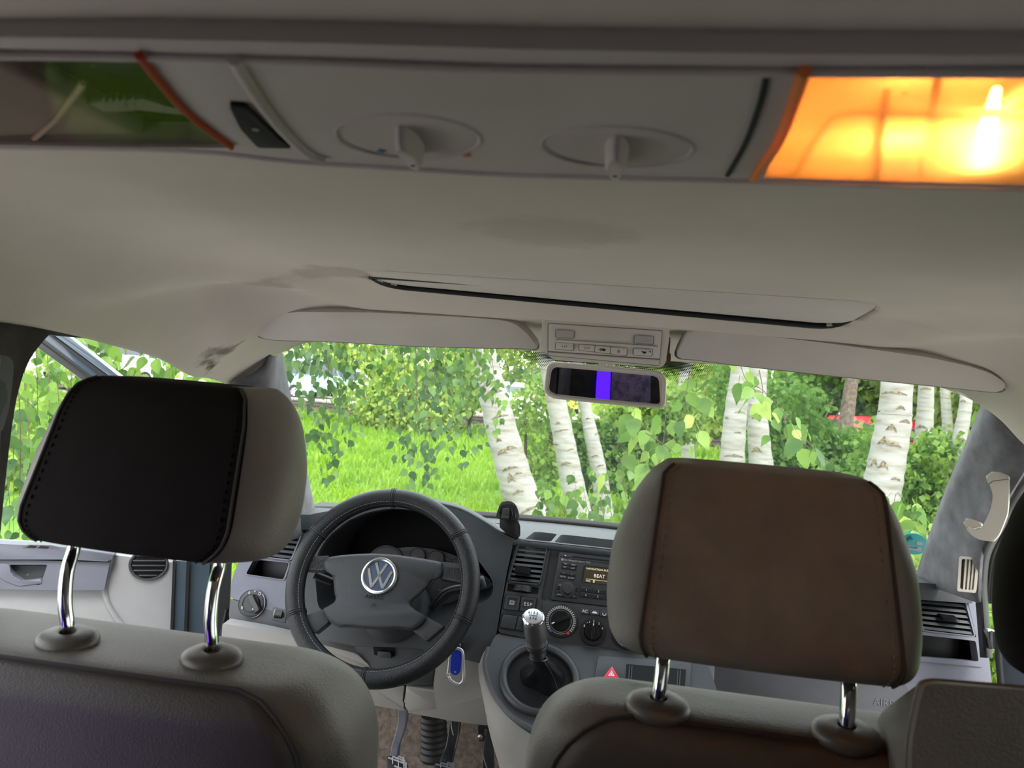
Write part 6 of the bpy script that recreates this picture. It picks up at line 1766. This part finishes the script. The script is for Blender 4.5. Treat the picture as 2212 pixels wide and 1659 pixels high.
# --- trunks
def birch(label, pts, D, w0, w1, m='birch', scars=(), name='birch_tree'):
    """pts: (px, py) from top to bottom, extended upwards and down to the ground"""
    P = [atD(x, y, D) for x, y in pts]
    up = (P[0] - P[1]).normalized(); dn = (P[-1] - P[-2]).normalized()
    top = P[0] + up * 3.0
    bot = P[-1] + dn * ((P[-1].z - GZ + .05) / max(.3, -dn.z))
    path = catmull([top] + P + [bot], 8)
    r0, r1 = w0 / F * D / 2, w1 / F * D / 2
    n = len(path)
    root = thing(name, label, 'tree', (bot.x, bot.y, GZ))
    bm = bmesh.new()
    rs = [(r0 * .8 + (r1 * 1.1 - r0 * .8) * i / (n - 1)) * (1 + .03 * sin(i * 1.9)) for i in range(n)]
    tube_bm(bm, path, rs, 20)
    trunk = mk('trunk', bm, M[m], root, 60)
    for (x, y, sw, sh_) in scars:
        c_ = atD(x, y, D)
        # nearest point on the axis
        i = min(range(n), key=lambda k: (path[k] - c_).length)
        A = path[max(0, i - 1)]; B = path[min(n - 1, i + 1)]
        t_ = (c_ - A).dot((B - A)) / (B - A).length_squared
        ax_ = A.lerp(B, t_); r_ = rs[i] * 1.012
        side = (c_ - ax_); tv = (B - A).normalized()
        view = (CAM - ax_); view = (view - tv * view.dot(tv)).normalized()
        sd = tv.cross(view)
        u = max(-.85, min(.85, (c_ - ax_).dot(sd) / r_))
        a0 = math.asin(u)
        wa = sw / F * D / r_ / 2; hh = sh_ / F * D / 2
        bm = bmesh.new()
        N_ = 9
        rings = []
        for k in range(N_ + 1):
            e = k / N_ * 2 - 1
            a = a0 + e * wa
            th = hh * .75 * (1 - abs(e) ** 1.5) * (.45 + .9 * rl.random()) + .001
            lift = .9 * hh * (1 - e * e)
            b0 = ax_ + (view * cos(a) + sd * sin(a)) * (r_ + .004)
            rings.append((bm.verts.new(b0 - tv * (th * .8 + lift)), bm.verts.new(b0 + tv * (th * .7 - lift)), bm.verts.new(b0 - (view * cos(a) + sd * sin(a)) * .012 - tv * lift)))
        for p, q in zip(rings, rings[1:]):
            bm.faces.new((p[0], q[0], q[1], p[1])); bm.faces.new((p[0], p[2], q[2], q[0])); bm.faces.new((p[1], q[1], q[2], p[2]))
        mk('bark_scar', bm, M['bark_crack'], trunk, 50)
    return root
birch('leaning white birch with dark scars, nearest the middle of the windscreen', [(1040, 740), (1062, 840), (1092, 960), (1125, 1070), (1160, 1150)], 6.2, 58, 84, scars=[(1032, 766, 20, 9), (1068, 848, 40, 9), (1057, 858, 20, 14), (1080, 900, 40, 7), (1078, 952, 14, 12), (1098, 970, 40, 12), (1085, 978, 22, 14), (1100, 1010, 36, 8), (1105, 1038, 16, 30), (1118, 1060, 24, 10), (1140, 1098, 46, 9), (1118, 1020, 18, 6), (1060, 779, 14, 5)])
birch('white birch below the left end of the mirror', [(1178, 770), (1200, 860), (1220, 960), (1240, 1060), (1262, 1150)], 8.2, 40, 56, scars=[(1205, 915, 12, 8), (1212, 930, 36, 5), (1200, 960, 18, 5), (1232, 970, 18, 5), (1222, 1000, 24, 7), (1238, 1040, 20, 6)])
birch('slim cream birch behind the shrubs below the mirror', [(1258, 850), (1275, 930), (1292, 1010), (1305, 1100)], 8.9, 28, 38, scars=[(1290, 938, 16, 6), (1285, 985, 16, 6), (1297, 1005, 18, 5), (1270, 905, 12, 5)])
birch('bright white birch straight up between the mirror and the right seat headrest', [(1603, 770), (1594, 850), (1584, 950), (1580, 1060)], 6.8, 46, 54, scars=[(1600, 892, 26, 5), (1594, 934, 16, 4), (1570, 905, 10, 8), (1585, 985, 44, 8)])
birch('white birch half hidden just right of the bright white birch', [(1640, 800), (1636, 880), (1640, 960), (1650, 1060)], 8.5, 34, 56, scars=[(1634, 975, 24, 16), (1636, 848, 26, 8), (1630, 905, 12, 14)])
birch('brown-barked trunk between the two thick white birches', [(1843, 800), (1832, 880), (1822, 950), (1812, 1040)], 12, 30, 34, 'brown_bark', name='brown_tree')
birch('thickest white birch with torn bark, near the right pillar', [(1940, 800), (1932, 900), (1915, 1000), (1896, 1110)], 5.4, 74, 78, scars=[(1930, 852, 58, 9), (1955, 914, 26, 10), (1925, 932, 22, 20), (1910, 962, 30, 24), (1932, 964, 30, 9), (1888, 1008, 18, 26), (1908, 1012, 20, 24), (1935, 1035, 22, 8), (1945, 885, 20, 14)])
birch('white birch behind the thickest birch, to its right', [(2002, 800), (1998, 900), (1990, 1000), (1980, 1120)], 9, 34, 40, scars=[(2000, 842, 22, 8), (1990, 925, 22, 10), (1996, 980, 18, 8), (1985, 1050, 18, 7)])
birch('slanting cream birch beside the right pillar', [(2095, 800), (2082, 900), (2060, 1000), (2030, 1130)], 8, 26, 32, scars=[(2080, 868, 12, 6), (2078, 952, 18, 7), (2060, 1010, 12, 6)])
birch('thin pale birch between two white trunks at the right', [(2038, 800), (2044, 880), (2048, 960), (2040, 1060)], 14, 20, 24)
birch('thin whitish birch right of the mirror, behind the big leaves', [(1482, 790), (1472, 880), (1484, 960), (1490, 1040)], 13, 26, 30, scars=[(1476, 900, 10, 8)])

# --- bushes and the wood behind
def leaf_cloud(specs, size, seed):
    """specs: (centre, radii, n) ellipsoids -> one leafy mesh"""
    r = np.random.default_rng(seed)
    Vs, Ts, k0 = [], [], 0
    for c_, rd, n in specs:
        u = r.normal(size=(n, 3)); u /= np.linalg.norm(u, axis=1)[:, None]
        rr = (.35 + .65 * r.random(n) ** .6)
        # clumps
        p = np.array(c_) + u * rr[:, None] * np.array(rd)
        cl = np.sin(p * (7.0 / max(.3, float(np.mean(rd)))) + seed).sum(1)
        p = p[cl > -1.2]; n = len(p)
        d = r.normal(size=(n, 3)) * .6 + np.array([0, 0, -.7]); d /= np.linalg.norm(d, axis=1)[:, None]
        q = r.normal(size=(n, 3)); x = np.cross(d, q); x /= np.linalg.norm(x, axis=1)[:, None]
        nrm = np.cross(x, d)
        s = (size * (.6 + .8 * r.random(n)))[:, None]
        V = np.stack([p, p + d * s * .45 + x * s * .40 + nrm * s * .08, p + d * s, p + d * s * .45 - x * s * .40 + nrm * s * .08], 1).reshape(-1, 3)
        f = np.arange(n)[:, None] * 4 + k0
        Ts.append(np.concatenate([f + np.array([[0, 1, 2]]), f + np.array([[0, 2, 3]])])); Vs.append(V); k0 += len(V)
    return np_mesh('foliage', np.concatenate(Vs), np.concatenate(Ts), 3)
def bush(name, label, px, py, D, rx, ry, rz, n, size, m, seed, cat='bush', stem=True, parts=7):
    c_ = atD(px, py, D)
    root = thing(name, label, cat, (c_.x, c_.y, GZ))
    r = random.Random(seed)
    specs = []
    for k in range(parts):
        a = r.uniform(0, 2 * pi); q = r.uniform(0, .75)
        specs.append(((c_.x + rx * q * cos(a), c_.y + ry * q * sin(a), c_.z + rz * r.uniform(-.6, .6)), (rx * r.uniform(.35, .6), ry * r.uniform(.35, .6), rz * r.uniform(.35, .6)), n // parts))
    o = mkme('foliage', leaf_cloud(specs, size, seed), M[m], root, 0); o['kind'] = 'stuff'
    if stem:
        bm = bmesh.new()
        for k in range(4):
            a = r.uniform(0, 2 * pi)
            e = Vector((c_.x + rx * .5 * cos(a), c_.y + ry * .5 * sin(a), c_.z + rz * .5))
            b = Vector((c_.x + .1 * cos(a), c_.y + .1 * sin(a), GZ - .02))
            tube_bm(bm, catmull([b, b.lerp(e, .5) + Vector((0, 0, .2)), e], 4), [.02 * (1 - i / 12) * (1 + .04 * D) for i in range(9)], 6)
        mk('stems', bm, M['twig'], root, 40)
    return root
bush('shrub', 'leafy birch shrub below the mirror, left of the right headrest', 1270, 1005, 9.8, .95, .5, .65, 6000, .075, 'leaf_mid', 21)
bush('shrub', 'loose leafy shrub just right of the leaning birch', 1165, 930, 9.5, .45, .6, .9, 2600, .07, 'leaf_mid', 22)
bush('shrub', 'shrub behind the big leaves right of the mirror', 1370, 950, 10, .9, .9, .9, 6500, .085, 'leaf_mid', 23)
bush('shrub', 'shrub behind the drooping twig, between bright birch and brown trunk', 1720, 930, 11, 1.3, .9, 1.0, 8500, .085, 'leaf_mid', 24)
bush('shrub', 'undergrowth shrub around the foot of the thickest birch', 2000, 1060, 8, .8, .8, .8, 5200, .075, 'leaf_mid', 25)
bush('shrub', 'yellow-green shrub seen through the open passenger door', 2190, 1160, 5.5, .7, .9, .85, 6500, .065, 'leaf_far', 26)
bush('shrub', 'low shrub at the foot of the passenger door opening', 2150, 1420, 5.0, .5, .6, .35, 2600, .06, 'leaf_far', 27)
bush('shrub', 'broad bush by the track behind the hanging leaves', 850, 850, 20.5, 2.6, 1.2, 1.15, 8000, .15, 'leaf_far', 28)
bush('shrub', 'bush by the track left of the leaning birch', 1010, 835, 21, 1.0, 1.0, 1.3, 3500, .15, 'leaf_far', 29)
bush('shrub', "bushy growth beyond the driver's open door", 110, 960, 9, 1.5, 1.2, 1.5, 7000, .11, 'leaf_far', 30)
wood = [('tall leafy tree behind the parked cars, far left', 300, 690, 46, 7, 4, 5, 5000), ('leafy tree behind the hanging branches', 760, 715, 48, 6, 4, 4.5, 5000), ('leafy tree behind the leaning birch', 1010, 720, 46, 5, 4, 5, 5200), ('leafy tree behind the mirror', 1240, 740, 44, 5, 4, 5, 5200),
        ('dense dark tree right of the mirror', 1450, 800, 26, 3.4, 3, 3.6, 6500), ('dense dark tree behind the bright white birch', 1650, 830, 22, 3.2, 2.6, 3.2, 7500), ('dense tree behind the brown trunk', 1840, 850, 20, 2.8, 2.6, 3.0, 7500), ('dense tree behind the thickest birch', 2010, 900, 18, 2.4, 2.4, 2.8, 7500), ('bright green tree at the right pillar', 2130, 900, 15, 1.8, 2, 2.6, 7000), ('tall tree seen over the passenger door', 2290, 950, 14, 2.2, 2, 2.8, 6000)]
for i, (lb, px, py, D, rx, ry, rz, n) in enumerate(wood):
    bush('tree', lb, px, py, D, rx, ry, rz, n, .10 + .0055 * D, 'leaf_far' if i not in (4, 5, 6) else 'leaf_mid', 40 + i, 'tree', True, 9)
